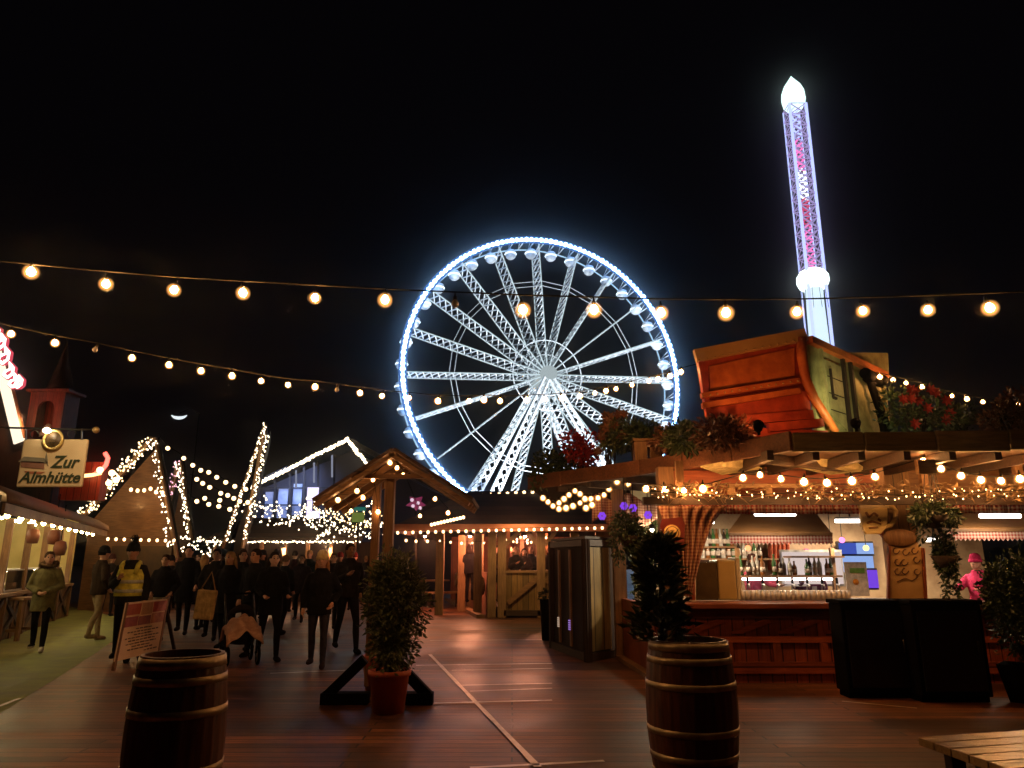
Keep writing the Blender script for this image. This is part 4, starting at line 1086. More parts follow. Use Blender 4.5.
# counter
MB().bb(X0 - .25, P(905, 600, YW).x, YW - .42, YW + .25, zc - .07, zc).build('counter_top', wood('counter_red', (.14, .03, .015), (.3, .09, .04), 'x', .35), ba, bevel=.01)
MB().bb(X0 - .1, XR, YW - .2, YW - .1, .0, zc - .071).build('counter_front', M['red_wood_z'], ba)
for za, zb in ((zc - .2, zc - .09), (.12, .26), (.5, .58)):
    MB().bb(X0 - .1, XR, YW - .24, YW - .203, za, zb).build('rail', M['red_wood'], ba)
for k in range(7):
    x = X0 + k * .62
    MB().bb(x - .05, x + .05, YW - .236, YW - .202, .262, .498).build('stile', M['red_wood_z'], ba)
    MB().bar((x + .05, YW - .215, .6), (x + .56, YW - .215, zc - .22), .07, .02, up=(0, -1, 0)).build('brace', M['red_wood'], ba)
MB().bb(X2, XR, YW - .42, YW + .25, zc - .07, zc).build('counter_top', M['wood_x'], ba, bevel=.01)
# side counter running back from the corner
c0, c1 = Vector((X0 - .3, YW + .1, 0)), P(619, 560, 12.4).xy.to_3d()
d = (c1 - c0).normalized(); n = Vector((d.y, -d.x, 0)); n = -n if n.x > 0 else n
MB().prism([c0, c1, c1 + Vector((0, 0, zc - .06)), c0 + Vector((0, 0, zc - .06))], -n * .08).build('side_front', M['red_wood_z'], ba)
MB().prism([c0 + n * .12, c1 + n * .12, c1 - n * .4, c0 - n * .4], (0, 0, .06)).build('side_top', M['wood_x'], ba)
ba.children[-1].location.z = zc - .055
MB().bb(c1.x - .1, c1.x + .1, c1.y - .1, c1.y + .1, 0, top).build('post', M['wood'], ba)
# cream wall behind the side counter and ceiling posts
MB().bb(P(634, 560, 13.2).x, X0 + .3, 13.2, 13.3, 0, top).build('side_wall', M['cream'], ba)
# interior
YI = 13.6
MB().bb(X0 + .3, XR, YI, YI + .1, 0, top).build('back_wall', mottled('bar_back_wall', (.20, .12, .065), (.44, .32, .19), 2.6, .6), ba)
MB().bb(X0 + .3, XR, YW + .2, YI, .0, .02).build('inside_floor', M['dark_wood_x'], ba)
zsh = P(780, 590, 12.6).z
MB().bb(P(737, 590, 12.6).x, P(893, 590, 12.6).x, 12.2, 12.75, .85, .93).build('back_counter', M['steel'], ba)
for y_, a, b in ((575, 737, 836), (556, 786, 838)):
    s0 = P(a, y_, 12.6); s1 = P(b, y_, 12.6)
    MB().bb(s0.x, s1.x, 12.35, 12.75, s0.z - .03, s0.z).build('shelf', M['wood_x'], ba)
for px in (739, 834):
    s0 = P(px, 575, 12.7); MB().bb(s0.x - .03, s0.x + .03, 12.66, 12.74, .93, P(px, 548, 12.7).z).build('shelf_post', M['wood'], ba)
# inner roofs (awnings)
def awning(x0, x1, xt0, xt1, y0, yt, Y, mt, nm_lb):
    a = thing('awning', nm_lb, 'awning', P((x0 + x1) / 2, y0, Y))
    p = [P(x0, y0, Y), P(x1, y0, Y), P(xt1, yt, Y + .8), P(xt0, yt, Y + .8)]
    q = [P(x0, y0, Y), P(xt0, yt, Y + .8), Vector((P(x0, y0, Y).x, Y + 1.4, p[0].z))]
    MB().prism(p, (0, .03, .05)).build('roof', mt, a)
    v = MB(); n_ = 26
    for i in range(n_):
        xa, xb = p[0].x + (p[1].x - p[0].x) * i / n_, p[0].x + (p[1].x - p[0].x) * (i + 1) / n_
        v.prism([(xa, Y - .01, p[0].z - .002), (xb, Y - .01, p[0].z - .002), (xb, Y - .01, p[0].z - .11), ((xa + xb) / 2, Y - .01, p[0].z - .15), (xa, Y - .01, p[0].z - .11)], (0, .012, 0))
    v.build('valance', M['gingham'], a)
    MB().bb(p[0].x, p[1].x, Y - .03, Y, p[0].z - .01, p[0].z + .035).build('edge', M['wood_x'], a)
    return a
m_aw = mottled('ochre_awning', (.24, .11, .035), (.36, .18, .06), 2, .8)
a1 = awning(729, 832, 742, 818, 535, 517, 11.3, m_aw, 'small ochre awning with gingham valance inside the main serving window')
a2 = awning(938, 1060, 956, 1050, 531, 513, 11.3, m_aw, 'ochre awning with gingham valance over the second serving window')
# tube lamps (they light the inside)
for k, (px, py, Y, ln, pw) in enumerate(((775, 514, 10.75, .6, 14), (850, 521, 12.4, .5, 120), (705, 522, 12.2, .3, 60), (1000, 516, 10.8, .6, 18), (935, 540, 12.4, .3, 40))):
    c = P(px, py, Y)
    l = thing('tube_lamp', ('longest white tube lamp above the inner awning', 'white tube lamp over the screens in the bar', 'white tube lamp over the beer cooler', 'white tube lamp above the second window awning', 'short white tube lamp by the hanging plant column')[k], 'lamp', c, 0, 'tube lamps in the bar')
    MB().tube([c - Vector((ln / 2, 0, 0)), c + Vector((ln / 2, 0, 0))], .03, 8).build('tube', M['tube_white'], l)
    MB().bb(c.x - ln / 2, c.x + ln / 2, Y - .03, Y + .03, c.z + .035, c.z + .07).build('housing', M['steel'], l)
    MB().bar(c + Vector((0, 0, .07)), Vector((c.x, c.y, top)), .02).build('rod', M['iron'], l)
    lamp('lamp', 'AREA', c - Vector((0, 0, .05)), pw, (1, .74, .48), l, ln, c - Vector((0, -.2, 1)))
l = thing('glow_strip', 'pinkish white light strip under the bottle shelf lighting the tumblers', 'lamp', P(790, 577, 12.4), 0, 'tube lamps in the bar')
p, q = P(742, 577, 12.32), P(832, 577, 12.32); p.z = q.z = zsh_ = P(780, 575, 12.6).z - .06
MB().tube([p, q], .018, 8).build('tube', glow('pink_white_strip', (1, .78, .70), 16), l)
MB().bb(p.x, q.x, 12.3, 12.34, p.z + .02, p.z + .028).build('housing', M['steel'], l)
# checked valance along the window top
v = MB(); xa, xb = X0 + .1, X1; n_ = 60
for i in range(n_):
    a, b = xa + (xb - xa) * i / n_, xa + (xb - xa) * (i + 1) / n_
    y0, y1 = .03 * math.sin(i * 1.3), .03 * math.sin((i + 1) * 1.3)
    v.add([(a, YW - .07 + y0, zv + .10), (b, YW - .07 + y1, zv + .10), (b, YW - .07 + y1, zv - .10), (a, YW - .07 + y0, zv - .10)], [(0, 3, 2, 1)], 0, True)
o = v.build('window_valance', M['gingham'], ba); o.modifiers.new('thick', 'SOLIDIFY').thickness = .008
v = MB(); xa, xb = X2, XR
for i in range(n_):
    a, b = xa + (xb - xa) * i / n_, xa + (xb - xa) * (i + 1) / n_
    y0, y1 = .03 * math.sin(i * 1.3), .03 * math.sin((i + 1) * 1.3)
    v.add([(a, YW - .07 + y0, zv + .05), (b, YW - .07 + y1, zv + .05), (b, YW - .07 + y1, zv - .09), (a, YW - .07 + y0, zv - .09)], [(0, 3, 2, 1)], 0, True)
o = v.build('window_valance', M['gingham'], ba); o.modifiers.new('thick', 'SOLIDIFY').thickness = .008
# gathered curtain at the corner: wide at the top, tied in at the counter
v = MB(); nu, nv = 30, 14; vs = []
for j in range(nv + 1):
    t = j / nv
    xl = 657 + (680 - 657) * t + 6 * math.sin(t * 3)
    xr = 727 + (692 - 727) * (t ** .55)
    for i in range(nu + 1):
        u = i / nu
        p = P(xl + (xr - xl) * u, 506 + (596 - 506) * t, YW - .12)
        vs.append(p + Vector((0, .035 * math.sin(u * 38 + t * 2), 0)))
fs = [(j * (nu + 1) + i, j * (nu + 1) + i + 1, (j + 1) * (nu + 1) + i + 1, (j + 1) * (nu + 1) + i) for j in range(nv) for i in range(nu)]
o = v.add(vs, fs, 0, True).build('curtain', M['curtain'], ba); o.modifiers.new('thick', 'SOLIDIFY').thickness = .006
# fabric sails under the soffit
for k, pts in enumerate((((782, 463), (842, 452), (868, 470), (830, 474)), ((700, 466), (740, 458), (762, 468), (722, 474)))):
    MB().prism([P(*q, 9.3 + .2 * i) for i, q in enumerate(pts)], (0, .01, -.012)).build('sail', cloth('sail_cloth', (.5, .42, .22)), ba)
MB().bb(P(917, 460, 8.95).x - .02, P(917, 460, 8.95).x + .2, 8.9, 8.98, P(917, 474, 8.95).z, P(917, 460, 8.95).z).build('lamp_board', M['beam'], ba)

# big festoon bulbs under the eave
fb = [(646, 489), (665, 490), (684, 491), (703, 489), (743, 478), (760, 475), (781, 479), (804, 482), (827, 483), (852, 481), (875, 477), (923, 462), (941, 469), (961, 476), (981, 480), (1001, 481), (1020, 479), (1040, 476)]
ey = lambda x: 9.0 if x > 740 else 9.0 + (740 - x) / 95 * .8
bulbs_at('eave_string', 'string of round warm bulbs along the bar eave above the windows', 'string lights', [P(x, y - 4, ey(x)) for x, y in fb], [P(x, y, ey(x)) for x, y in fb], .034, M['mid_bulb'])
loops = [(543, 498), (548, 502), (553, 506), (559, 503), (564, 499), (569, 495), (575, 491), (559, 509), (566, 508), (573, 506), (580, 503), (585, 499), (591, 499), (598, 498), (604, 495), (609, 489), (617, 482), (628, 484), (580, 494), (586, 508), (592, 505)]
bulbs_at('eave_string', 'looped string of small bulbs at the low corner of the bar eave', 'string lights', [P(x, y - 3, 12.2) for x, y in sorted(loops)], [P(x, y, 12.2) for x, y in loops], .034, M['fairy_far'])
# background shelf, curtain and ceiling string inside
MB().bb(P(700, 560, 13.4).x, P(790, 560, 13.4).x, 13.35, 13.58, P(740, 560, 13.4).z, P(740, 560, 13.4).z + .03).build('shelf', M['wood_x'], ba)
MB().bb(P(700, 545, 13.4).x, P(735, 545, 13.4).x, 13.35, 13.58, P(720, 548, 13.4).z, P(720, 548, 13.4).z + .03).build('shelf', M['wood_x'], ba)
v = MB(); vs = []
for j in range(2):
    for i in range(31):
        p = P(768 + 22 * i / 30, 536 + 34 * j, 13.45); vs.append(p + Vector((0, .05 * math.sin(i * 1.1), 0)))
o = v.add(vs, [(i, i + 1, 31 + i + 1, 31 + i) for i in range(30)], 0, True).build('inner_curtain', cloth('rust_curtain', (.35, .09, .05)), ba); o.modifiers.new('thick', 'SOLIDIFY').thickness = .01
fairy_string('garland_lights', 'tiny warm lights twinkling in the dry garland under the bar eave', 'fairy lights', [P(650, 491, 9.4), P(730, 496, 9.4), P(810, 492, 9.4), P(900, 495, 9.4), P(1040, 490, 9.4)], 100, .009, glow('tiny_warm_light', (1, .62, .26), 9), None, .07)
# violet star lights
for k, (px, py) in enumerate(((602, 516), (624, 506), (633, 508), (648, 515))):
    c = P(px, py, 12)
    l = thing('violet_flower_light', ('violet flower light hanging above the tall cabinets', 'higher violet flower light of the close pair by the hanging basket', 'lower violet flower light of the close pair by the hanging basket', 'violet flower light hanging beside the lit ivy')[k], 'lamp', c, 0, 'violet flower lights')
    m = MB()
    for q in range(6):
        t = q * math.pi / 3; m.ball(c + Vector((.04 * math.cos(t), 0, .04 * math.sin(t))), (.03, .025, .03), 1)
    m.build('petals', M['violet'], l)
    MB().bar(c + Vector((0, 0, .08)), c + Vector((0, 0, .45)), .012).build('cord', M['cable'], l)
# gingham bunting/drape left of the emblem
v = MB(); vs = []
for j in range(9):
    for i in range(31):
        p = P(592 + 70 * i / 30, 497 + 26 * j / 8 - 4 * math.sin(i * .5), 12.4); vs.append(p + Vector((0, .05 * math.sin(i * 1.2), 0)))
fs = [(j * 31 + i, j * 31 + i + 1, (j + 1) * 31 + i + 1, (j + 1) * 31 + i) for j in range(8) for i in range(30)]
o = v.add(vs, fs, 0, True).build('window_valance', M['curtain'], ba); o.modifiers.new('thick', 'SOLIDIFY').thickness = .006

# round emblem on dark red board
eb = thing('emblem_sign', 'dark red shield shaped board with round gold emblem on the corner post', 'sign', P(672, 533, YW - .25))
m = MB(); m.prism([P(x, y, YW - .25) for x, y in ((662, 519), (682, 517), (685, 524), (684, 543), (679, 552), (666, 552), (661, 543), (660, 525))], (0, .05, 0)); m.build('board', mottled('oxblood_board', (.14, .012, .01), (.22, .03, .02), 4, .5), eb)
ec = P(672, 533, YW - .27)
MB().lathe([(0, .015), (.112, .015), (.112, -.01), (0, -.01)], ec, 28, rot=rx).build('emblem', mottled('emblem_gold_face', (.5, .32, .09), (.66, .46, .16), 9, .5), eb)
MB().torus(ec - Vector((0, .012, 0)), .085, .006, 28, 6, rx).build('ring', mottled('emblem_dark_ring', (.1, .05, .02), (.16, .08, .03), 6, .5), eb)
m = MB()
for z_ in (.03, 0, -.03): m.box(ec + Vector((0, -.016, z_)), (.09 - abs(z_), .008, .010))
m.build('emblem_mark', mottled('emblem_brown', (.12, .06, .02), (.2, .1, .04), 6, .5), eb)
# beer mug sign
mg = thing('mug_sign', 'yellow beer mug shaped sign with a brown figure on its front', 'sign', P(876, 517, YW - .15))
out = [(860, 505), (887, 505), (888, 512), (887, 527), (881, 534), (866, 534), (862, 525)]
MB().prism([P(x, y, YW - .16) for x, y in out], (0, .06, 0)).build('mug', mottled('mug_yellow', (.80, .60, .24), (.92, .75, .36), 4, .6), mg, bevel=.008)
MB().tube([P(x, y, YW - .13) for x, y in ((886, 507), (892, 506), (896, 511), (895, 520), (891, 525), (885, 527))], .032, 8).build('handle', mottled('mug_handle', (.5, .36, .14), (.64, .48, .22), 4, .6), mg)
MB().prism([P(x, y, YW - .17) for x, y in ((859, 503), (888, 503), (889, 508), (880, 507), (872, 509), (860, 508))], (0, .08, 0)).build('foam', M['cream'], mg)
m = MB()
for a, b, w in (((866, 512), (869, 517), .03), ((869, 517), (874, 513), .025), ((874, 513), (878, 516), .03), ((867, 523), (872, 521), .03), ((872, 521), (881, 524), .022), ((869, 528), (878, 527), .02), ((878, 519), (881, 521), .03)): m.bar(P(*a, YW - .17), P(*b, YW - .17), w, .012, up=(0, -1, 0))
m.build('figure', mottled('mug_brown', (.2, .09, .03), (.3, .14, .05), 6, .6), mg)
# painted menu board between the windows
mb_ = thing('menu_board', 'tan painted board with dark scroll lettering between the two windows', 'sign', P(905, 600, YW - .1))
MB().prism([P(x, y, YW - .1) for x, y in ((889, 603), (925, 603), (922, 548), (915, 541), (900, 540), (890, 546))], (0, .06, 0)).build('board', mottled('tan_board', (.42, .25, .09), (.58, .38, .16), 3, .6), mb_, bevel=.01)
for s_ in (((888, 603), (889, 546)), ((926, 603), (923, 548))): MB().bar(P(*s_[0], YW - .12), P(*s_[1], YW - .12), .03, .04, up=(0, -1, 0)).build('edge', M['red_wood_z'], mb_)
m = MB()
for k in range(9):
    x, y = 896 + (k % 3) * 10 + rnd(-2, 2), 552 + (k // 3) * 9 + rnd(-2, 2)
    m.tube([P(x + 4 * math.cos(t) * (1 - t / 9), y + 4 * math.sin(t) * (1 - t / 12), YW - .118) for t in [q * .7 for q in range(8)]], .008, 5)
m.tube([P(x, y, YW - .118) for x, y in ((897, 582), (905, 578), (912, 581), (918, 577))], .007, 5)
m.build('scrollwork', mottled('scroll_brown', (.08, .03, .015), (.14, .06, .03), 6, .6), mb_)
# wooden cap with carved fruit above the board
MB().ball(P(900, 538, YW - .12), (.24, .06, .12), 2).build('carving', M['wood'], mb_)

# things in the bar
ck = thing('beer_cooler', 'tall ochre cabinet cooler on the counter just inside the curtain', 'cooler', P(716, 602, YW + .3))
a, b = P(697, 602, YW + .3), P(735, 560, YW + .3)
MB().bb(a.x + .32, b.x, YW + .3, YW + .75, zc + .004, b.z).build('body', mottled('ochre_enamel', (.42, .30, .10), (.55, .4, .16), 2, .4), ck, bevel=.02)
MB().bb(a.x, a.x + .31, YW + .32, YW + .72, zc + .004, b.z - .03).build('door', mottled('dark_glass_door', (.06, .04, .02), (.14, .1, .05), 2, .2), ck, bevel=.01)
MB().bb(b.x + .005, b.x + .08, YW + .32, YW + .7, zc + .004, b.z + .04).build('side_frame', mottled('cream_enamel', (.55, .48, .3), (.66, .58, .4), 2, .5), ck, bevel=.02)
sc = thing('screen', 'blue white lit screen on the inner bar wall', 'screen', P(850, 556, YI - .1))
for k, (x0, y0, x1, y1) in enumerate(((838, 572, 872, 556), (840, 554, 855, 543), (857, 554, 872, 543))):
    p, q = P(x0, y0, YI - .3), P(x1, y1, YI - .3)
    MB().bb(p.x, q.x, YI - .33, YI - .28, p.z, q.z).build('panel', M['screen'] if k != 1 else glow('deep_blue_screen', (.08, .14, .7), .7), sc)
    MB().bb(p.x - .03, q.x + .03, YI - .275, YI - .22, p.z - .03, q.z + .03).build('frame', M['iron'], sc)
pw_ = thing('glass_stack_glow', 'glowing panel added in place of the white lit glass stacks', 'light panel', P(812, 566, YI - .2))
p, q = P(785, 584, 12.85), P(840, 552, 12.85)
MB().bb(p.x, q.x, 12.83, 12.87, p.z, q.z).build('panel', glow('milky_glow', (1, .80, .74), .75), pw_)  # glowing sheet added where stacked glasses shine white
MB().bb(p.x - .04, q.x + .04, 12.875, 12.9, p.z - .04, q.z + .04).build('frame', M['steel'], pw_)
MB().bar(((p.x + q.x) / 2, 12.89, 0), ((p.x + q.x) / 2, 12.89, p.z - .04), .08).build('stand', M['steel'], pw_)
pv = thing('violet_sign', 'violet lit sign strip at the far end of the bar window', 'sign', P(872, 578, 12.4))
p, q = P(869, 588, 12.4), P(877, 570, 12.4)
MB().bb(p.x, q.x, 12.4, 12.46, p.z, q.z).build('panel', glow('violet_panel', (.25, .08, 1.0), .8), pv)
MB().bb(p.x - .03, q.x + .03, 12.465, 12.5, p.z - .03, q.z + .03).build('frame', M['iron'], pv)
po = thing('poster', 'white poster with an orange dot and green strip on the bar shelf', 'poster', P(856, 585, 11.7))
p, q = P(848, 600, 11.7), P(866, 562, 11.7)
MB().bb(p.x, q.x, 11.7, 11.72, zc + .004, q.z).build('sheet', cloth('poster_white', (.72, .66, .58)), po)
MB().lathe([(0, .0), (.045, 0), (.045, -.012), (0, -.012)], P(856, 582, 11.69), 16, rot=rx).build('dot', cloth('poster_orange', (.75, .3, .04)), po)
p, q = P(850, 573, 11.7), P(864, 568, 11.7); MB().bb(p.x, q.x, 11.688, 11.698, p.z, q.z).build('strip', cloth('poster_green', (.2, .4, .08)), po)
# white stripes/poster leaning in the cornerby the curtain
ws = thing('price_card', 'white card standing in the window corner by the curtain', 'card', P(692, 600, YW + .1))
MB().prism([P(685, 602, YW + .1), P(696, 602, YW + .1), P(696, 572, YW + .1), P(692, 570, YW + .1)], (0, .02, 0)).build('sheet', cloth('card_white', (.8, .76, .72)), ws)
# bottles and glasses

bt_m = [mottled('green_bottle', (.03, .09, .03), (.06, .16, .05), 4, .15, 0, 0), mottled('amber_bottle', (.16, .06, .015), (.28, .11, .03), 4, .15, 0, 0), mottled('clear_bottle', (.4, .4, .36), (.6, .6, .55), 4, .15, 0, 0), mottled('dark_bottle', (.02, .012, .01), (.05, .03, .02), 4, .15, 0, 0)]
bprof = [(.036, 0), (.04, .01), (.04, .18), (.015, .24), (.014, .30), (.017, .305), (.017, .315), (0, .316)]
bnm = ['green', 'amber', 'clear', 'dark brown']
zs1 = P(780, 575, 12.6).z
bsrc = [None] * 4
x_a, x_b = P(742, 575, 12.5).x, P(832, 575, 12.5).x
for i in range(18):
    k = (i * 7 + i // 3) % 4
    if i in (5, 11): continue
    loc = (x_a + (x_b - x_a) * i / 17 + rnd(-.025, .025), 12.5 + rnd(-.06, .06), zs1 + .001)
    if bsrc[k] is None:
        t = thing('bottle', bnm[k] + ' glass bottle standing on the wooden bar shelf', 'bottle', loc, 0, 'bottles on the bar shelf'); bsrc[k] = t
        MB().lathe(bprof, n=12).build('glass', bt_m[k], t, world=False); MB().bb(-.0, .0, 0, 0, 0, 0)
        MB().lathe([(.0408, .05), (.0412, .05), (.0412, .13), (.0408, .13)], n=12).build('label_band', M['white_cloth'], t, world=False)
    else:
        w_ = copy_tree(bsrc[k], loc, rnd(0, 6)); w_.matrix_basis = w_.matrix_basis @ Matrix.Diagonal((1.0, 1.0, rnd(.72, 1.12), 1))
for i in range(9):
    k = (i * 5 + 1) % 4
    copy_tree(bsrc[k], (P(703 + i * 3.6, 548, 13.45).x, 13.45, P(720, 548, 13.4).z + .031), rnd(0, 6), bnm[k] + ' bottle on the small back wall shelf over the cooler')
for i in range(12):
    k = (i * 7 + 2) % 4
    copy_tree(bsrc[k], (P(703 + i * 5.2, 560, 13.45).x, 13.45, P(740, 560, 13.4).z + .031), rnd(0, 6), bnm[k] + ' bottle on the long back wall shelf')
gsrc = None
g_m = mottled('glass_tumbler', (.62, .6, .58), (.8, .78, .76), 3, .08, 0, 0)
for r_ in range(2):
    for i in range(22):
        loc = (P(742, 596, YW + .35).x + i * .071, YW + .32 + r_ * .12, zc + .004)
        if gsrc is None:
            gsrc = thing('beer_glass', 'clear beer glass in the close rows on the bar counter', 'glass', loc, 0, 'beer glasses on the counter')
            MB().lathe([(.0, .0), (.026, 0), (.034, .13), (.031, .13), (.024, .012), (0, .012)], n=12).build('bowl', g_m, gsrc, world=False)
            MB().lathe([(.0, .013), (.0235, .013), (.028, .07), (0, .07)], n=10).build('drink', mottled('pale_beer', (.45, .3, .1), (.6, .45, .2), 5, .2, 0, 0), gsrc, world=False)
        else: copy_tree(gsrc, loc, rnd(0, 6))
for r_ in range(2):
    for i in range(20):
        copy_tree(gsrc, (P(745, 596, 12.5).x + i * .083 + rnd(-.015, .015), 12.35 + r_ * .13, .932), rnd(0, 6), 'clear tumbler on the steel back counter under the bottle shelf')
for k_, (px_, py_, c_) in enumerate(((842, 540, (1, .2, .5)), (700, 566, (.2, .5, 1)), (832, 552, (.3, .3, 1)), (866, 548, (1, .8, .2)), (748, 548, (1, .25, .1)))):  # globes added to give the bar coloured glints
    c = P(px_, py_, 13.0)
    l = thing('glint_globe', ('added pink glint globe above the screens in the bar', 'added blue glint globe over the beer cooler', 'added blue violet glint globe at the end of the bottle shelf', 'added yellow glint globe beside the screens in the bar', 'added red glint globe in front of the rust curtain')[k_], 'lamp', c, 0, 'added coloured glint globes in the bar')
    MB().ball(c, .05, 2).build('globe', glow('globe_%s' % 'abcde'[k_], c_, 3), l)
    MB().bar(c + Vector((0, 0, .05)), Vector((c.x, c.y, top)), .01).build('cord', M['cable'], l)
rk = thing('glass_rack', 'chrome drinks rail with taps in front of the bar shelf', 'drinks rail', P(780, 590, 11.9))
p, q = P(738, 592, 11.9), P(846, 592, 11.9)
MB().tube([p, q], .02, 8).build('rail', M['steel'], rk)
MB().bb(p.x, p.x + .06, 11.88, 11.94, 0, p.z).build('post', M['steel'], rk); MB().bb(q.x - .06, q.x, 11.88, 11.94, 0, p.z).build('post', M['steel'], rk)
for i in range(7):
    x = p.x + .15 + (q.x - p.x - .3) * i / 6
    MB().tube([(x, 11.9, p.z), (x, 11.86, p.z + .12), (x, 11.78, p.z + .12), (x, 11.77, p.z + .06)], .012, 6).build('tap', M['steel'], rk)
    MB().bb(x - .012, x + .012, 11.83, 11.87, p.z + .13, p.z + .22).build('tap_handle', M['black'], rk)

# ------------------------------------------------------------------ on the roof: tipped orange wagon body, shrubs
zr_ = ez + .125
YV = 9.6
wg = thing('wagon', 'tilted orange tipper wagon body resting on the bar roof', 'wagon', P(790, 436, YV))
w_or = mottled('orange_paint', (.34, .07, .014), (.62, .18, .04), 5.5, .6, 0, .4)
w_rd = mottled('red_paint', (.24, .026, .010), (.50, .075, .025), 5, .6, 0, .4)
w_gr = mottled('green_lit_paint', (.22, .20, .09), (.50, .46, .22), 5, .65, 0, .4)  # yellow-green light on the side is put into this paint colour
w_tr = mottled('ochre_rail', (.42, .26, .09), (.54, .36, .14), 3, .6)
fd = Vector((.80, 2.3, -.55)) * 1.0           # direction the body runs back
def F(x, y, dy=0): return P(x, y, YV + dy)
# tail face (towards viewer)
MB().prism([F(697, 362), F(806, 338), F(812, 430), F(706, 417)], Vector((0, .05, 0))).build('tailgate', w_rd, wg)
MB().prism([F(709, 366, -.03), F(795, 347.5, -.03), F(795, 376, -.03), F(710, 391, -.03)], Vector((0, .028, 0))).build('tail_panel', w_or, wg, bevel=.01)
m = MB()
m.bar(F(695, 356, -.06), F(805, 335, -.06), .17, .10, up=(0, -1, 0))
m.build('top_rail', w_tr, wg)
for k, (a, b, w) in enumerate((((701, 396), (799, 381), .07), ((702, 406), (799, 391), .075))): MB().bar(F(*a, -.07), F(*b, -.07), w, .09, up=(0, -1, 0)).build('rib', w_or, wg)
for a, b, w, dy in (((736, 421), (812, 415), .12, -.05), ((768, 428), (822, 423), .11, -.12), ((740, 432), (826, 436), .12, -.02)): MB().bar(F(*a, dy), F(*b, dy), w, .12, up=(0, -1, 0)).build('bumper', w_rd, wg)
MB().bar(F(700, 362, -.05), F(709, 418, -.05), .06, .08, up=(0, -1, 0)).build('corner_post', w_rd, wg)
MB().tube([F(801, 338, -.07), F(802, 358, -.07), F(806, 380, -.07), F(814, 398, -.05), F(825, 415, 0), F(836, 432, .05)], [.075, .07, .07, .065, .06, .05], 8).build('corner_post', w_or, wg)
m = MB()
for k_ in range(14):
    m.ball(F(699 + k_ * 7.9, 360.5 - k_ * 1.62, -.125), .017, 1); m.ball(F(703 + k_ * 7.3, 396 - k_ * 1.15, -.125), .014, 1)
tag(m.build('rivet', w_tr, wg), kind='stuff')
# side face running back
b0, b1 = F(808, 339), F(882, 374, 1.7)
sdir = Vector((b1.x - b0.x, b1.y - b0.y, 0)).normalized(); sn_ = Vector((sdir.y, -sdir.x, 0))
zb_ = zr_ + .01
c0_, c1b = Vector((b0.x, b0.y, zb_)), Vector((b1.x, b1.y, zb_))
MB().prism([b0, b1, c1b, c0_], -sn_ * .05).build('side', w_gr, wg)
def SQ(u, v, o=0.0): return b0.lerp(b1, u).lerp(c0_.lerp(c1b, u), v) + sn_ * o
MB().bar(SQ(-.02, .02, .03), SQ(1.02, .02, .03), .12, .10, up=(0, 0, 1)).build('side_rail', w_or, wg)
for u in (.12, .40, .50, .97): MB().bar(SQ(u, .05, .025), SQ(u, 1, .025), .06, .05, up=sn_).build('side_rib', M['dark_wood'] if u in (.40, .50) else w_gr, wg)
MB().prism([SQ(.16, .14, .03), SQ(.36, .14, .03), SQ(.36, .78, .03), SQ(.16, .66, .03)], -sn_ * .025).build('side_door', w_gr, wg)
for v_ in (.3, .46, .62): MB().bar(SQ(.165, v_, .034), SQ(.355, v_, .034), .012, .006, up=sn_).build('panel_line', M['dark_wood'], wg)
MB().bar(SQ(.2, .22, .045), SQ(.2, .5, .045), .03, .03, up=sn_).build('handle', M['dark_wood'], wg)
MB().bar(SQ(.2, .5, .045), SQ(.24, .5, .045), .03, .03).build('handle', M['dark_wood'], wg)
MB().prism([SQ(.55, .12, .02), SQ(.93, .12, .02), SQ(.93, .95, .02), SQ(.55, .95, .02)], -sn_ * .015).build('side_panel', w_gr, wg)
MB().tube([SQ(.28, .84, .05), SQ(.46, .98, .05)], .03, 6).build('strut', M['black'], wg)
MB().prism([F(836, 352, .9), F(888, 353, 1.9), F(889, 374, 1.9), F(842, 362, .9)], (.02, .06, 0)).build('canopy_plate', w_gr, wg)
MB().prism([F(697, 362, .05), F(806, 338, .05), b1 + Vector((0, .1, -.1)), F(760, 385, 1.9)], (0, .02, -.05)).build('bed', M['iron'], wg)
# black hydraulic ram / chute at the side
m = MB(); q0 = Vector((-.12, -.12, 0))
m.tube([SQ(.60, .14, .12), SQ(.86, .16, .12)], .085, 8); m.ball(SQ(.82, .15, .12), (.13, .12, .10), 1); m.ball(SQ(.66, .17, .12), (.1, .1, .09), 1)
m.tube([SQ(.66, .18, .12), SQ(.74, .5, .13), SQ(.80, .96, .14)], [.06, .05, .06], 8); m.tube([SQ(.7, .22, .12), SQ(.88, .7, .13), SQ(.95, .98, .13)], [.035, .04, .035], 8)
m.torus(SQ(.8, .93, .16), .10, .025, 14, 6, rx); m.ball(SQ(.62, .95, .14), (.16, .1, .05), 1); m.build('chute', M['black'], wg)
# spot lamps that light it
for k, (px, py, dy, pw, col, tg_) in enumerate(((760, 446, -1.05, 36, (1, .30, .09), F(760, 390)), (858, 443, -.75, 60, (1, .90, .42), F(850, 395, 1.0)))):
    c = F(px, py, dy); c.z = zr_ + (.12 if k == 0 else .2)
    l = thing('roof_spotlight', ('orange roof spotlight aimed at the wagon tailgate', 'yellow roof spotlight aimed at the wagon side')[k], 'spotlight', (c.x, c.y, zr_), 0, 'roof spotlights')
    dr = (tg_ - c).normalized(); rot = dr.to_track_quat('Z', 'Y').to_matrix()
    MB().lathe([(0, -.12), (.05, -.12), (.065, .02), (.06, .02), (.05, 0), (0, 0)], c, 12, rot=rot).build('housing', M['black'], l)
    MB().bar((c.x, c.y, zr_), c, .03).build('stand', M['black'], l)
    lamp('lamp', 'SPOT', c + dr * .05, pw, col, l, .05, tg_, 95, .7)
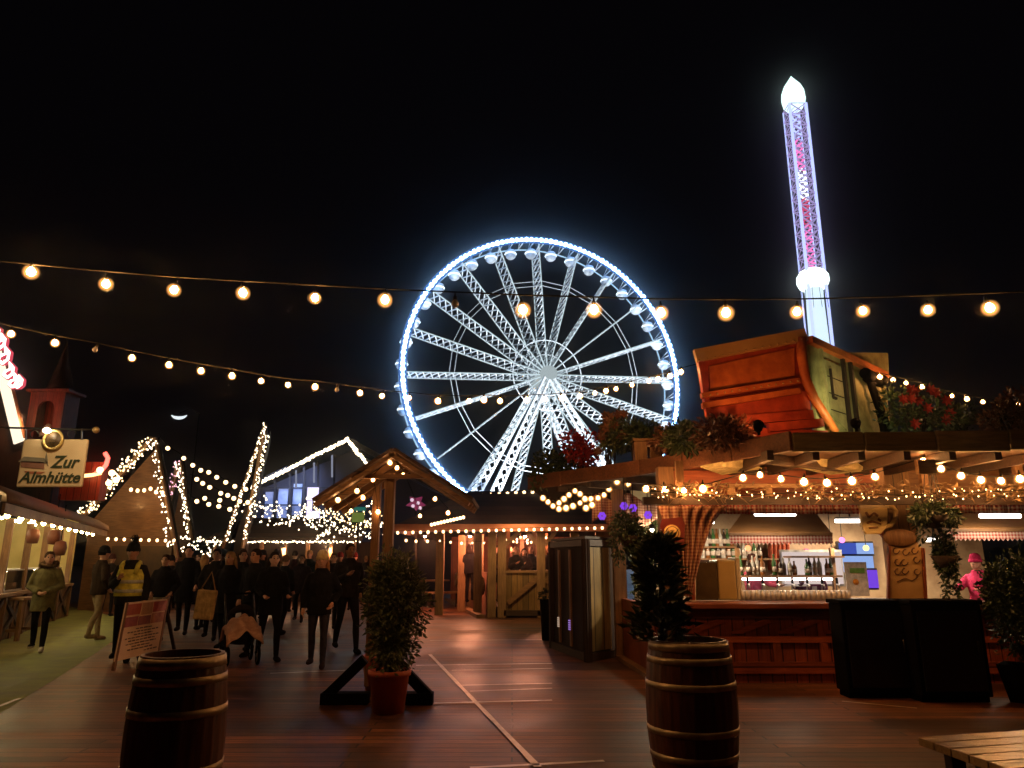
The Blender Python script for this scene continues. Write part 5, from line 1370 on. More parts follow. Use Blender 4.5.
def shrub(name, label, px, py, Y, r, n, mat, base_z, mat2=None, L=.09, w=.045):
    c = P(px, py, Y)
    s = thing(name, label, 'shrub', (c.x, c.y, base_z), 0, 'shrubs on the bar roof')
    m = MB()
    for k in range(4): clump(m, c + Vector((rnd(-.5, .5) * r[0], rnd(-.5, .5) * r[1], rnd(-.4, .35) * r[2])), tuple(q * rnd(.55, .8) for q in r), n // 4, L, w, 0, 0, .3)
    m.build('foliage', mat, s)
    if mat2:
        for k in range(12):
            m = MB()
            p = c + Vector((rnd(-.8, .8) * r[0], -r[1] * rnd(.5, 1), rnd(-.6, .9) * r[2]))
            for q in range(7): m.leaf(p, Vector((math.cos(q * .9), -.3, math.sin(q * .9))), Vector((0, -1, 0)), .1, .05)
            m.build('bract', mat2, s)
    m = MB()
    for k in range(5): m.tube([(c.x + rnd(-.1, .1), c.y, base_z), c + Vector((rnd(-.4, .4) * r[0], 0, rnd(-.2, .5) * r[2]))], [.02, .008], 5)
    m.build('stem', M['dark_wood'], s)
shrub('red_shrub', 'bright red leaved shrub at the low end of the bar roof', 583, 449, 12.6, (.42, .4, .36), 900, M['leaf_red'], zr_)
shrub('roof_shrub', 'round dark shrub with ochre tips next to the red leaved shrub', 610, 440, 12.0, (.34, .35, .48), 800, M['leaf_lit'], zr_, M['leaf_brown'])
shrub('roof_shrub', 'dark shrub hanging at the lowest corner of the bar roof', 545, 468, 12.9, (.32, .35, .36), 600, M['leaf_dark'], zr_ - .1)
shrub('roof_shrub', 'broad brown shrub in front of the wagon tailgate', 716, 432, 9.2, (.46, .34, .27), 1000, M['leaf_brown'], zr_)
shrub('roof_shrub', 'low brown shrub beside the planter boxes', 672, 440, 10.6, (.30, .3, .24), 500, M['leaf_brown'], zr_)
shrub('roof_shrub', 'dark shrub with red bracts behind the wagon chute', 915, 412, 10.6, (.5, .4, .42), 900, M['leaf_dark'], zr_, M['leaf_red'])
shrub('roof_shrub', 'large russet shrub at the outer edge of the bar roof', 1005, 412, 9.8, (.5, .4, .36), 1000, M['leaf_brown'], zr_)
shrub('roof_shrub', 'sparse dark shrub beyond the russet shrub on the roof', 958, 424, 11, (.5, .4, .28), 600, M['leaf_dark'], zr_)
shrub('roof_shrub', 'dense dark green shrub between the red leaved shrub and the roof corner', 563, 458, 12.8, (.36, .36, .36), 800, M['leaf_dark'], zr_)
shrub('roof_shrub', 'dark leafy shrub filling the roof edge behind the planter boxes', 638, 438, 11.8, (.5, .4, .34), 1100, M['leaf_dark'], zr_)
shrub('roof_shrub', 'dense low dark shrub at the wagon corner', 694, 440, 9.8, (.40, .34, .26), 900, M['leaf_dark'], zr_)
for k, (px, py) in enumerate(((640, 446), (655, 445))):
    c = P(px, 452, 11.2)
    b = thing('planter_box', ('wooden planter box next to the round ochre tipped shrub', 'wooden planter box next to the low brown shrub')[k], 'planter', (c.x, c.y, zr_), 0, 'planter boxes on the roof')
    MB().bb(c.x - .10, c.x + .10, 11.1, 11.3, zr_, zr_ + .34).build('box', M['wood'], b, bevel=.008)
    MB().bb(c.x - .12, c.x + .12, 11.08, 11.32, zr_ + .342, zr_ + .38).build('rim', M['wood_x'], b)
    m = MB(); clump(m, (c.x, 11.2, zr_ + .42), (.13, .12, .12), 90, .07, .03); m.build('foliage', M['leaf_dark'], b)
# ------------------------------------------------------------------ foreground objects
def barrel(name, label, c, H, rb, rt, group='wooden barrels'):
    b = thing(name, label, 'barrel', c, rnd(0, 3), group)
    prof = []
    for i in range(17):
        t = i / 16; prof.append((rt + (rb - rt) * math.sin(math.pi * t) ** .8 if 0 < t < 1 else rt, H * t))
    n = 26; m = MB()
    # staves: each slightly rounded
    vs = []
    for r, z in prof:
        for j in range(n * 3):
            t = 2 * math.pi * j / (n * 3)
            k = (.0, -.0035, 0)[j % 3] if j % 3 != 1 else .002
            vs.append((( r + (-.004 if j % 3 == 0 else .0015)) * math.cos(t), (r + (-.004 if j % 3 == 0 else .0015)) * math.sin(t), z))
    N = n * 3
    fs = [(i * N + j, i * N + (j + 1) % N, (i + 1) * N + (j + 1) % N, (i + 1) * N + j) for i in range(16) for j in range(N)]
    m.add(vs, fs, 0, True)
    m.lathe([(rt - .02, H - .05), (rt - .022, H + .001), (rt + .001, H)], n=40, sm=False, caps=False)
    m.build('staves', M['barrel'], b, world=False)
    def rad(t): return rt + (rb - rt) * math.sin(math.pi * t) ** .8
    for t0, w in ((.03, .055), (.16, .045), (.34, .045), (.66, .045), (.84, .045), (.93, .06)):
        hm = MB(); t1 = t0 + w / H
        a, c_ = rad(max(t0, .001)) + .003, rad(min(t1, .999)) + .003
        hm.lathe([(a - .004, t0 * H), (a + .003, t0 * H), (c_ + .003, t1 * H), (c_ - .004, t1 * H)], n=48, caps=False)
        hm.build('hoop', M['hoop'], b, world=False)
    MB().lathe([(0, H - .049), (rt - .025, H - .049), (rt - .025, H - .044), (0, H - .044)], n=36, sm=False).build('lid', M['lid'], b, world=False)
    return b
Yb = 4.45
c1_ = P(158, 700, Yb); barrel('wooden_barrel', 'closed wooden barrel standing alone near the menu board', (c1_.x, Yb + .28, 0), .99, .285, .240)
# bowl rim on the barrel top
Y2 = 5.6
c2_ = P(697, 690, Y2); b2 = barrel('wooden_barrel', 'reddish wooden barrel holding a tall dark conifer in front of the bar', (c2_.x, Y2 + .2, 0), .965, .335, .285)

def bush(name, label, c, base_z, r, n, mat, cat='bush', group=None, L=.075, w=.034, lobes=9, stemr=.025):
    s = thing(name, label, cat, (c[0], c[1], base_z), 0, group); c = Vector(c); r = Vector(r)
    m = MB()
    for k in range(lobes):
        d = rdir(); o = Vector((d.x * r.x, d.y * r.y, d.z * r.z)) * .58
        clump(m, c + o, r * rnd(.38, .55), n // lobes, L, w, 0, .1, .25)
    clump(m, c, r * .8, n // 5, L, w, 0, .0, .2)
    m.build('foliage', mat, s)
    m = MB()
    for k in range(7):
        e = c + Vector((rnd(-.6, .6) * r.x, rnd(-.6, .6) * r.y, rnd(-.3, .8) * r.z))
        m.tube([(c.x + rnd(-.03, .03), c.y + rnd(-.03, .03), base_z), (Vector((c.x, c.y, base_z)) + e) / 2 + Vector((rnd(-.05, .05), 0, 0)), e], [stemr, stemr * .7, stemr * .3], 6)
    m.build('stem', M['dark_wood'], s)
    return s
# centre bush in a terracotta pot
cp = G(385, 716); cp.y += .2
pt = thing('terracotta_pot', 'terracotta pot on the deck before the roofed stand', 'pot', cp)
MB().lathe([(0, .0), (.165, 0), (.205, .36), (.225, .365), (.23, .42), (.205, .42), (.19, .36), (0, .355)], cp, 32).build('body', M['terracotta'], pt)
MB().lathe([(0, .358), (.19, .358), (.19, .372), (0, .385)], cp, 24).build('soil', mottled('potting_soil', (.012, .008, .006), (.03, .02, .014), 20, .95, 0, .5), pt)
bush('potted_bush', 'large glossy leaved bush growing in the terracotta pot', (cp.x + .02, cp.y, 1.02), .38, (.36, .34, .66), 5600, M['leaf_lit'], L=.068, w=.028, lobes=18)
# second pot close behind, same plant group in the photo
cq = G(378, 694); cq.y += .25
pq = thing('terracotta_pot', 'shaded reddish pot half hidden behind the first terracotta pot', 'pot', cq + Vector((-.02, .1, 0)))
MB().lathe([(0, .0), (.20, 0), (.25, .38), (.26, .40), (.24, .40), (0, .37)], cq + Vector((-.02, .1, 0)), 28).build('body', M['terracotta'], pq)
# conifer in the second barrel
def conifer(name, label, base, H, r, n, mat, cat='conifer'):
    s = thing(name, label, cat, base)
    m = MB(); base = Vector(base)
    for _ in range(n):
        t = random.random() ** .8
        a = rnd(0, 2 * math.pi)
        rr = r * (1 - t * .55) * (1 + .42 * math.sin(11 * t + 3 * math.sin(a) + 2 * math.sin(2 * a))); k = rnd(.35, 1.1)
        p = base + Vector((rr * k * math.cos(a), rr * k * math.sin(a), H * (.04 + .96 * t)))
        d = Vector((math.cos(a), math.sin(a), rnd(-.1, .9)))
        m.leaf(p, d + rdir() * .5, rdir(), rnd(.06, .13), .04, int(random.random() < .45))
    m.build('foliage', [mat, M['leaf_lit']], s)  # lighter leaves mixed in to paint lit glints on the conifer
    MB().tube([base, base + Vector((0.02, 0, H * .5)), base + Vector((0, 0, H * .95))], [.035, .025, .006], 7).build('trunk', M['dark_wood'], s)
zt2 = .96
tp = P(662, 528, Y2 + .3)
conifer('conifer', 'tall dark conifer rising from the reddish barrel', (c2_.x - .2, Y2 + .2, zt2 - .048), 0.80, .17, 1500, M['leaf_dark'])
# hanging baskets
def basket(label, px, py, Y, r, n, mat, topz, drop=0):
    c = P(px, py, Y)
    s = thing('hanging_basket', label, 'hanging plant', (c.x, c.y, topz), 0, 'hanging baskets of the bar')
    m = MB()
    for k in range(7):
        d = rdir(); clump(m, c + Vector((d.x * r[0], d.y * r[1], d.z * r[2])) * .5, Vector(r) * rnd(.4, .6), n // 7, .08, .035, 0, .5, .3)
    for k in range(int(10 + drop * 20)):
        a = rnd(0, 6.28); p = c + Vector((r[0] * .7 * math.cos(a), r[1] * .7 * math.sin(a), -r[2] * .3))
        ln = rnd(.2, .4) + drop * rnd(.3, 1)
        for q in range(int(ln / .035)): m.leaf(p - Vector((rnd(-.03, .03), rnd(-.03, .03), q * .035)), Vector((rnd(-1, 1), rnd(-1, 1), -.6)), rdir(), .075, .035)
    m.build('foliage', mat, s)
    MB().lathe([(0, -.16), (.1, -.14), (.17, 0), (.16, .0), (.09, -.12), (0, -.14)], c, 14).build('bowl', M['dark_wood'], s)
    for k in range(3):
        a = k * 2.1; MB().bar(c + Vector((.16 * math.cos(a), .16 * math.sin(a), 0)), (c.x, c.y, topz), .008).build('chain', M['iron'], s)
basket('round dark hanging basket between the cabinets and the lit ivy', 629, 536, 11.2, (.32, .3, .40), 1500, M['leaf_dark'], ez - .05)
basket('dark hanging basket above the tan painted board', 934, 516, 9.3, (.30, .3, .19), 1200, M['leaf_dark'], ez - .05)
basket('long trailing plant hanging beside the tan painted board', 945, 556, 9.5, (.13, .13, .34), 900, M['leaf_dark'], ez - .05, .25)
# ivy lit by a lamp on the cream wall post
m = MB(); iv = thing('ivy_column', 'pale lit ivy climbing the cream wall behind the hanging basket', 'ivy', P(655, 600, 12.9).xy.to_3d())
for _ in range(900):
    p = P(rnd(632, 668), rnd(515, 600), 12.85 + rnd(-.1, .1)); m.leaf(p, rdir(), rdir(), rnd(.05, .1), .05)
m.build('foliage', M['leaf_lit'], iv)
MB().tube([P(652, 660, 12.95), P(650, 590, 12.95), P(655, 515, 12.95)], .03, 6).build('stem', M['dark_wood'], iv)
for k, (px, py, pw) in enumerate(((652, 530, 22),)):
    c = P(px, py, 12.2)
    l = thing('wall_lamp', 'small wall lamp shining on the pale ivy', 'lamp', c)
    MB().ball(c, .03, 1).build('bulb', glow('ivy_lamp', (1, .9, .7), 40), l)
    MB().lathe([(.03, .02), (.05, .06), (.015, .1), (0, .1)], c, 10).build('cap', M['iron'], l)
    MB().bar(c + Vector((0, 0, .1)), Vector((c.x, c.y, ez - .05)), .012).build('cord', M['cable'], l)
    lamp('lamp', 'POINT', c + Vector((0, .05, -.06)), pw, (1, .85, .58), l, .04)
# tall potted plant at the far right
cr = G(1028, 702)
pr = thing('plant_pot', 'dark square planter beside the black cabinets', 'planter', cr)
MB().lathe([(0, 0), (.2, 0), (.3, .4), (.27, .4), (.25, .37), (0, .36)], cr, 4).build('body', M['black'], pr)
bush('tall_shrub', 'tall shadowed shrub in the dark planter by the black cabinets', (cr.x + .12, cr.y, 1.02), .37, (.46, .42, .72), 5200, M['leaf_dark'], L=.07, w=.03, lobes=14)
# tall cabinets with wooden panels
ct = thing('tall_cabinet', 'tall dark cabinet with a pale weathered board panel and slatted side', 'cabinet', G(585, 660))
a, b, c_ = G(552, 648), G(588, 662), G(626, 655)
zt3 = 1.88
for p, q, nm in ((a, b, 'side'), (b, c_, 'front')):
    d = (q - p).normalized(); n = Vector((d.y, -d.x, 0)); L_ = (q - p).length
    MB().prism([p + n * -.04, q + n * -.04, q + n * -.04 + Vector((0, 0, zt3)), p + n * -.04 + Vector((0, 0, zt3))], -n * .04).build(nm, M['dark_wood'], ct)
    def PT(t, z, o=0): return p + d * t + Vector((0, 0, z)) + n * o
    for t in (.0, L_): MB().bar(PT(t, 0, .0), PT(t, zt3 + .01, .0), .09, .08, up=n).build('post', M['dark_wood'], ct)
    MB().bar(PT(.05, zt3 - .05, .005), PT(L_ - .05, zt3 - .05, .005), .1, .05, up=n).build('rail', M['dark_wood_x'], ct)
    MB().bar(PT(.05, .06, .005), PT(L_ - .05, .06, .005), .12, .05, up=n).build('rail', M['dark_wood_x'], ct)
    if nm == 'front':
        MB().prism([PT(.10, .14), PT(L_ * .62, .14), PT(L_ * .62, zt3 - .12), PT(.10, zt3 - .12)], -n * .03).build('panel', M['panel'], ct)
    else:
        for t in (.26, .58):
            MB().bar(PT(L_ * t, .15, .0), PT(L_ * t, zt3 - .15, .0), .075, .03, up=n).build('slat', M['wood'], ct)
            for k in range(5):
                MB().bar(PT(L_ * t - .03, .42 + k * .035, .03), PT(L_ * t + .035, .42 + k * .035, .03), .02, .02, up=n).build('louver_glint', glow('warm_louver_glint', (1, .7, .5), .5) if t < .4 else glow('violet_louver_glint', (.55, .3, 1), .55), ct)  # reflected light on the louvers put in as glow
MB().prism([a, b, c_, c_ + (a - b)], (0, 0, .04)).build('top', M['dark_wood_x'], ct)
ct.children[-1].location.z += zt3 + .015
sb = thing('small_plant', 'small dark plant in a black tub at the corner of the tall cabinet', 'plant', G(548, 640))
m = MB(); q = G(548, 640); clump(m, q + Vector((0, 0, .86)), (.16, .14, .1), 160, .09, .03); m.build('foliage', M['leaf_dark'], sb)
MB().lathe([(0, 0), (.12, 0), (.16, .78), (.13, .78), (0, .74)], q, 16).build('tub', M['black'], sb)
# black cabinets before the counter
for k, (x0, x1, yb_) in enumerate(((850, 919, 699), (923, 995, 703))):
    p = G(x0, yb_); q = G(x1, yb_); q.y = p.y
    Yk = p.y; zt4 = P(x0, 600, Yk).z
    c = thing('black_cabinet', ('black cabinet in front of the counter below the mug sign', 'black cabinet in front of the counter below the trailing plant')[k], 'cabinet', ((p.x + q.x) / 2, Yk, 0), 0, 'black cabinets')
    MB().bb(p.x, q.x, Yk, Yk + .34, .06, zt4 - .05).build('body', M['black'], c, bevel=.012)
    MB().bb(p.x - .02, q.x + .02, Yk - .02, Yk + .36, zt4 - .048, zt4).build('top', M['black'], c, bevel=.01)
    MB().bb(p.x + .05, q.x - .05, Yk - .015, Yk - .002, .12, zt4 - .12).build('door', mottled('black_door', (.006, .005, .005), (.014, .012, .012), 3, .4), c, bevel=.004)
    MB().tube([(q.x - .12, Yk - .05, .5), (q.x - .12, Yk - .05, .66)], .01, 6).build('handle', M['iron'], c)
    MB().bb(p.x + .02, q.x - .02, Yk + .05, Yk + .30, 0, .059).build('plinth', M['black'], c)
# near table at the lower right, catching the lamp light
zt5 = .76
tt = thing('wooden_table', 'worn wooden table top catching warm lamp light near the camera', 'table', G(1010, 790).xy.to_3d())
q = [G(918, 737, zt5), G(1036, 729, zt5), G(1180, 800, zt5), G(1015, 771, zt5)]
mt_t = wood('varnished_table', (.34, .20, .07), (.64, .43, .17), 'x', .2, plank=None)
u = (q[1] - q[0]).normalized(); v_ = (q[3] - q[0]).normalized()
for k in range(5):
    a = q[0] + v_ * (k * .105); b = a + u * 1.1
    MB().prism([a, b, b + v_ * .1, a + v_ * .1], (0, 0, -.035)).build('table_board', mt_t, tt, bevel=.004)
for s, t in ((.12, .08), (.95, .08), (.12, .44), (.95, .44)):
    c = q[0] + u * s + v_ * t
    MB().bar((c.x, c.y, 0), (c.x, c.y, zt5 - .036), .06).build('leg', M['dark_wood'], tt)
MB().bar(q[0] + u * .1 + v_ * .26 - Vector((0, 0, .07)), q[0] + u * .98 + v_ * .26 - Vector((0, 0, .07)), .06, .06).build('rail', M['dark_wood_x'], tt)

# A-board menu
ab = thing('menu_a_board', 'pale folding menu board with red photographs and lines of dark print', 'menu board', G(140, 668))
pA, pB = G(113, 671), G(158, 659)
tA = P(123, 601, pA.y + .2); tB = P(172, 600, pB.y + .2)
up_ = ((tA - pA) + (tB - pB)) / 2
paper = mottled('cream_menu_sheet', (.80, .60, .42), (.90, .70, .52), 2, .6)
nb_ = (pB - pA).cross(up_).normalized(); nb_ = nb_ if nb_.y < 0 else -nb_
def AB(u, v, o=0): return pA.lerp(pB, u) + up_ * v + nb_ * o
def aq(u0, u1, v0, v1, o, t=.006): return MB().prism([AB(u0, v0, o), AB(u1, v0, o), AB(u1, v1, o), AB(u0, v1, o)], -nb_ * t)
aq(.0, 1, .13, 1, 0, .02).build('board', paper, ab)
for u in (.02, .98): MB().bar(AB(u, 0, -.01), AB(u, 1.0, -.01), .05, .035, up=nb_).build('leg', M['wood'], ab)
for u in (.06, .94): MB().bar(AB(u, 1.0, -.03), AB(u, 0, -.03) + Vector((0, .75, 0)), .05, .03).build('rear_leg', M['dark_wood'], ab)
cols = [((.40, .05, .03), (.55, .16, .08)), ((.45, .22, .12), (.6, .36, .2)), ((.30, .03, .03), (.5, .10, .06)), ((.25, .03, .05), (.42, .12, .10)), ((.20, .05, .09), (.4, .14, .12)), ((.42, .10, .05), (.6, .3, .18))]
for k, (u0, u1, v0, v1) in enumerate(((.04, .34, .80, .97), (.36, .62, .78, .97), (.64, .96, .80, .97), (.05, .32, .62, .77), (.34, .62, .62, .76), (.64, .95, .62, .78))):
    aq(u0, u1, v0, v1, .007).build('photograph', mottled('menu_photo_%s' % 'abcdef'[k], *cols[k], 16, .4), ab)
ink2 = mottled('menu_ink', (.05, .02, .012), (.1, .04, .025), 8, .6)
for k, (u0, u1, v) in enumerate(((.32, .70, .565), (.15, .85, .52), (.3, .72, .475), (.12, .88, .43), (.2, .8, .385), (.16, .84, .34), (.3, .7, .295), (.22, .78, .25), (.6, .9, .2))):
    m = MB(); x = u0
    while x < u1:
        w_ = rnd(.04, .10); hgt = rnd(.012, .02)
        m.prism([AB(x, v, .006), AB(min(x + w_, u1), v, .006), AB(min(x + w_, u1), v + hgt, .006), AB(x, v + hgt, .006)], -nb_ * .005); x += w_ + .025
    m.build('print_line', ink2, ab)
# ------------------------------------------------------------------ people
TMP = bpy.data.scenes.new('workbench')
def remesh(mb, vox, smooth=2):
    me = bpy.data.meshes.new('t'); me.from_pydata([tuple(p) for p in mb.v], [], mb.f); me.update()
    o = bpy.data.objects.new('t', me); TMP.collection.objects.link(o)
    r = o.modifiers.new('r', 'REMESH'); r.mode = 'VOXEL'; r.voxel_size = vox
    s = o.modifiers.new('s', 'SMOOTH'); s.factor = .5; s.iterations = smooth
    vl = TMP.view_layers[0]; vl.update()
    out = bpy.data.meshes.new_from_object(o.evaluated_get(vl.depsgraph))
    bpy.data.objects.remove(o)
    return out
skin = mottled('skin', (.48, .24, .16), (.60, .34, .24), 8, .55, 0, .05)
skin_d = mottled('tan_skin', (.24, .12, .07), (.34, .18, .11), 8, .55, 0, .05)
eye_m = mottled('eye_dark', (.01, .008, .006), (.03, .02, .015), 6, .2, 0, 0)
lip_m = mottled('lip', (.30, .09, .07), (.36, .12, .09), 8, .5, 0, 0)
_cl = {}
def cl(c):
    if c not in _cl: _cl[c] = cloth('cloth_%d' % len(_cl), c)
    return _cl[c]
def person(label, loc, rot, H=1.72, jacket=(.02, .018, .02), trousers=(.02, .02, .025), shoes=(.02, .016, .014), hem=.82, walk=.0, arms=('down', 'down'), hair=None, hairlen=0, hat=None, pom=False, hood=None, scarf=None, vest=None, skinm=None, vox=.016, lean=0.0, turn=0.0, group='people walking through the market'):
    t = thing('person', label, 'person', loc, rot, group)
    k = H / 1.75
    V = lambda x, y, z: Vector((x, y + lean * z, z)) * k
    legs = []; body = MB()
    jm = MB()
    # torso
    body.rings([(V(0, .0, .86), .15 * k, .11 * k), (V(0, 0, .95), .17 * k, .12 * k), (V(0, 0, 1.08), .15 * k, .10 * k), (V(0, 0, 1.25), .17 * k, .115 * k), (V(0, .0, 1.38), .18 * k, .10 * k), (V(0, .01, 1.45), .10 * k, .08 * k), (V(0, .01, 1.50), .06 * k, .06 * k)])
    body.tube([V(0, .01, 1.42), V(0, .0, 1.53), V(0, -.01, 1.60)], [.062 * k, .055 * k, .05 * k], 10)
    hd = V(0, -.02, 1.635)
    RT = Matrix.Rotation(turn, 3, 'Z')
    hp = lambda x, y, z: hd + RT @ (Vector((x, y, z)) * k)
    hb = MB(); hb.ball((0, 0, 0), (.074, .095, .115), 2); hb.ball((0, -.03, -.06), (.055, .06, .055), 2); hb.tube([(0, -.085, .015), (0, -.112, -.025), (0, -.09, -.035)], [.010, .017, .012], 6)
    hb.ball((.076, .0, -.01), (.012, .022, .03), 1); hb.ball((-.076, .0, -.01), (.012, .022, .03), 1)
    body.add([hp(*q) for q in hb.v], hb.f)
    # legs
    for s in (-1, 1):
        ay = -walk * s * .5; lift = .06 * (walk != 0) * (s < 0)
        hip, ank = V(s * .085, 0, .92), V(s * .10, ay, .085 + lift)
        kn = (hip + ank) / 2 + V(s * .005, -.03 - abs(walk) * .08, 0) - Vector((0, lean * .5, 0)) * 0
        body.tube([V(s * .08, .0, .97), hip, (hip + kn) / 2, kn, (kn + ank) / 2 + V(0, .02, .03), ank], [.075 * k, .092 * k, .078 * k, .056 * k, .056 * k, .042 * k], 12)
        fz = lift
        hl = Vector((ank.x, ank.y + .06 * k, (.045 + fz) * k))
        body.tube([hl, hl + Vector((0, -.06, -.005)) * k, hl + Vector((s * .012, -.16, -.01)) * k, hl + Vector((s * .018, -.235, -.018)) * k], [.036 * k, .046 * k, .043 * k, .026 * k], 10)
    # arms
    hands = []
    for i, s in enumerate((-1, 1)):
        p = arms[i]; sh = V(s * .168, .005, 1.385)
        el, wr = {'down': ((.245, .04, 1.13), (.25, -.03, .89)), 'pocket': ((.285, .08, 1.14), (.205, -.08, .97)), 'clasp': ((.255, .02, 1.13), (.05, -.19, 1.03)),
                  'phone': ((.235, -.03, 1.13), (.10, -.27, 1.24)), 'push': ((.235, -.02, 1.14), (.19, -.33, 1.04)), 'fwd': ((.24, -.07, 1.14), (.235, -.22, .95)),
                  'back': ((.245, .14, 1.16), (.25, .12, .92)), 'reach': ((.25, -.16, 1.22), (.2, -.40, 1.2))}[p]
        el, wr = V(s * el[0], el[1], el[2]), V(s * wr[0], wr[1], wr[2])
        body.tube([V(s * .10, .0, 1.40), sh, (sh + el) / 2, el, (el + wr) / 2, wr], [.06 * k, .056 * k, .048 * k, .04 * k, .037 * k, .027 * k], 10)
        jm.tube([V(s * .06, .0, 1.38), sh + V(0, 0, -.005), (sh + el) / 2, el, (el + wr) / 2, el.lerp(wr, .93)], [.075 * k, .076 * k, .072 * k, .064 * k, .058 * k, .05 * k], 12)
        hands.append((wr, (wr - el).normalized(), s))
    me = remesh(body, vox)
    # colour by height; hands are added as palms with five fingers
    o = bpy.data.objects.new('body', me); COL.objects.link(o); o.parent = t
    sm = skinm or skin
    extra = MB()
    for wr, d, s in hands:
        x = d.cross(Vector((0, 0, 1))); x = x.normalized() if x.length > .1 else Vector((0, 1, 0))
        if abs(d.z) > .8: x = Vector((0, -1, 0))
        nrm = x.cross(d).normalized()
        pc = wr + d * .045 * k
        extra.tube([wr - d * .02, wr + d * .02 * k, wr + d * .06 * k, wr + d * .09 * k], [.022 * k, .028 * k, .032 * k, .026 * k], 8)
        for f in range(4):
            b_ = wr + d * .075 * k + x * (f - 1.5) * .017 * k; L = (.062, .072, .068, .052)[f] * k
            extra.tube([b_, b_ + d * L * .5 + nrm * .006, b_ + d * L + nrm * .022], [.0088, .008, .006], 5)
        b_ = wr + d * .03 * k - x * .024 * k
        extra.tube([b_, b_ - x * .022 * k + d * .02 * k, b_ - x * .028 * k + d * .05 * k + nrm * .008], [.011, .0095, .007], 5)
    for s in (-1, 1): extra.ball(hp(s * .030, -.086, .012), .012 * k, 1, 1)
    extra.ball(hp(0, -.089, -.062), Vector((.022, .008, .006)) * k, 1, 2)
    for s in (-1, 1): extra.tube([hp(s * .015, -.093, .036), hp(s * .032, -.09, .04), hp(s * .048, -.076, .034)], .004 * k, 4, 1)
    mats = [sm, cl(trousers), cl(shoes), eye_m, lip_m, cl(jacket)]
    vs = [v.co.copy() for v in me.vertices]; fs = [tuple(p.vertices) for p in me.polygons]
    full = MB(); full.v, full.f, full.m, full.sm = vs, fs, [], [True] * len(fs)
    for p in me.polygons:
        z = p.center.z / k
        full.m.append(2 if z < .10 else 1 if z < 1.0 else 5 if z < 1.44 else 0)
    for f, mi in zip(extra.f, extra.m): full.f.append(tuple(i + len(vs) for i in f)); full.m.append((0, 3, 4)[mi]); full.sm.append(True)
    full.v = vs + extra.v
    bpy.data.objects.remove(o); bpy.data.meshes.remove(me)
    full.build('body', mats, t, world=False)
    # jacket: continuous shell over torso and sleeves
    rg = [(V(0, .0, hem), .205, .145)] if hem < .8 else [(V(0, 0, hem), .19, .135)]
    if hem < .8: rg.append((V(0, 0, .80), .20, .145))
    rg += [(V(0, 0, .97), .195, .14), (V(0, 0, 1.10), .185, .13), (V(0, 0, 1.28), .205, .14), (V(0, .0, 1.37), .178, .125), (V(0, .01, 1.44), .135, .105), (V(0, .005, 1.515), .085, .085)]
    jm.rings([(c, a * k, b * k) for c, a, b in rg], 16)
    mj = remesh(jm, vox * 1.15, 1)
    oj = bpy.data.objects.new('jacket', mj); COL.objects.link(oj); oj.parent = t
    mj.materials.clear(); mj.materials.append(cl(jacket)); mj.polygons.foreach_set('use_smooth', [True] * len(mj.polygons)); mj.polygons.foreach_set('material_index', [0] * len(mj.polygons))
    if vest:
        vm = MB(); vm.rings([(c, (a + .014) * k, (b + .014) * k) for c, a, b in rg if c.z > .92 * k and c.z < 1.42 * k] , 20)
        vm.build('vest', cl(vest), t, world=False)
        sm_ = MB()
        for z in (1.02, 1.16): sm_.rings([(V(0, 0, z), .211 * k, .157 * k), (V(0, 0, z + .05), .211 * k, .157 * k)], 20)
        sm_.build('reflective_band', cloth('grey_band', (.55, .55, .5)), t, world=False)
        for s in (-1, 1): MB().tube([V(s * .10, -.155, 1.30), V(s * .115, -.12, 1.42), V(s * .11, .0, 1.475), V(s * .11, .13, 1.38)], .035 * k, 6).build('vest_strap', cl(vest), t, world=False)
    if hair:
        hm = MB(); pr = [(0, .128), (.05, .118), (.078, .075), (.086, .02), (.078, -.03)]
        hs_ = MB(); hs_.lathe(pr, n=16)
        hm.add([hp(q.x, q.y * 1.2 + .022, q.z) for q in hs_.v], hs_.f, 0, True)
        if hairlen:
            for i in range(9):
                a = math.pi * (i / 8)
                x, y = .078 * math.cos(a), .06 + .05 * math.sin(a)
                hm.tube([hp(x, y - .02, .03), hp(x * 1.12, y, -.09), hp(x * 1.25, y + .03, -.09 - hairlen)], [.022 * k, .032 * k, .018 * k], 6)
        hm.build('hair', cl(hair), t, world=False)
    if hat:
        hm = MB(); hs_ = MB(); hs_.lathe([(.0, .155), (.045, .148), (.08, .11), (.092, .06), (.094, .045), (.102, .043), (.102, .0), (.088, -.004)], n=18)
        hm.add([hp(q.x, q.y * 1.16 + .006, q.z + .012) for q in hs_.v], hs_.f, 0, True)
        ho = hm.build('hat', cl(hat), t, world=False)
        if pom:
            pm = MB(); clump(pm, hp(0, .01, .2), .06 * k, 240, .03, .012); pm.ball(hp(0, .01, .195), .045 * k, 1); pm.build('pompom', cl(hat), ho, world=False)
    if hood:
        hm = MB(); c = V(0, -.0, 1.525)
        for _ in range(420):
            a = rnd(0, 6.283); r = Vector((.115 * math.cos(a), .10 * math.sin(a) + .02, .04 * math.sin(a))) * k
            hm.leaf(c + r, (r.normalized() + rdir() * .7), rdir(), .06, .014)
        hm.tube([c + Vector((.105 * math.cos(a), .10 * math.sin(a) + .02, .04 * math.sin(a))) * k for a in [i * 6.283 / 16 for i in range(17)]], .035 * k, 8)
        hm.build('fur_hood', cl(hood), t, world=False)
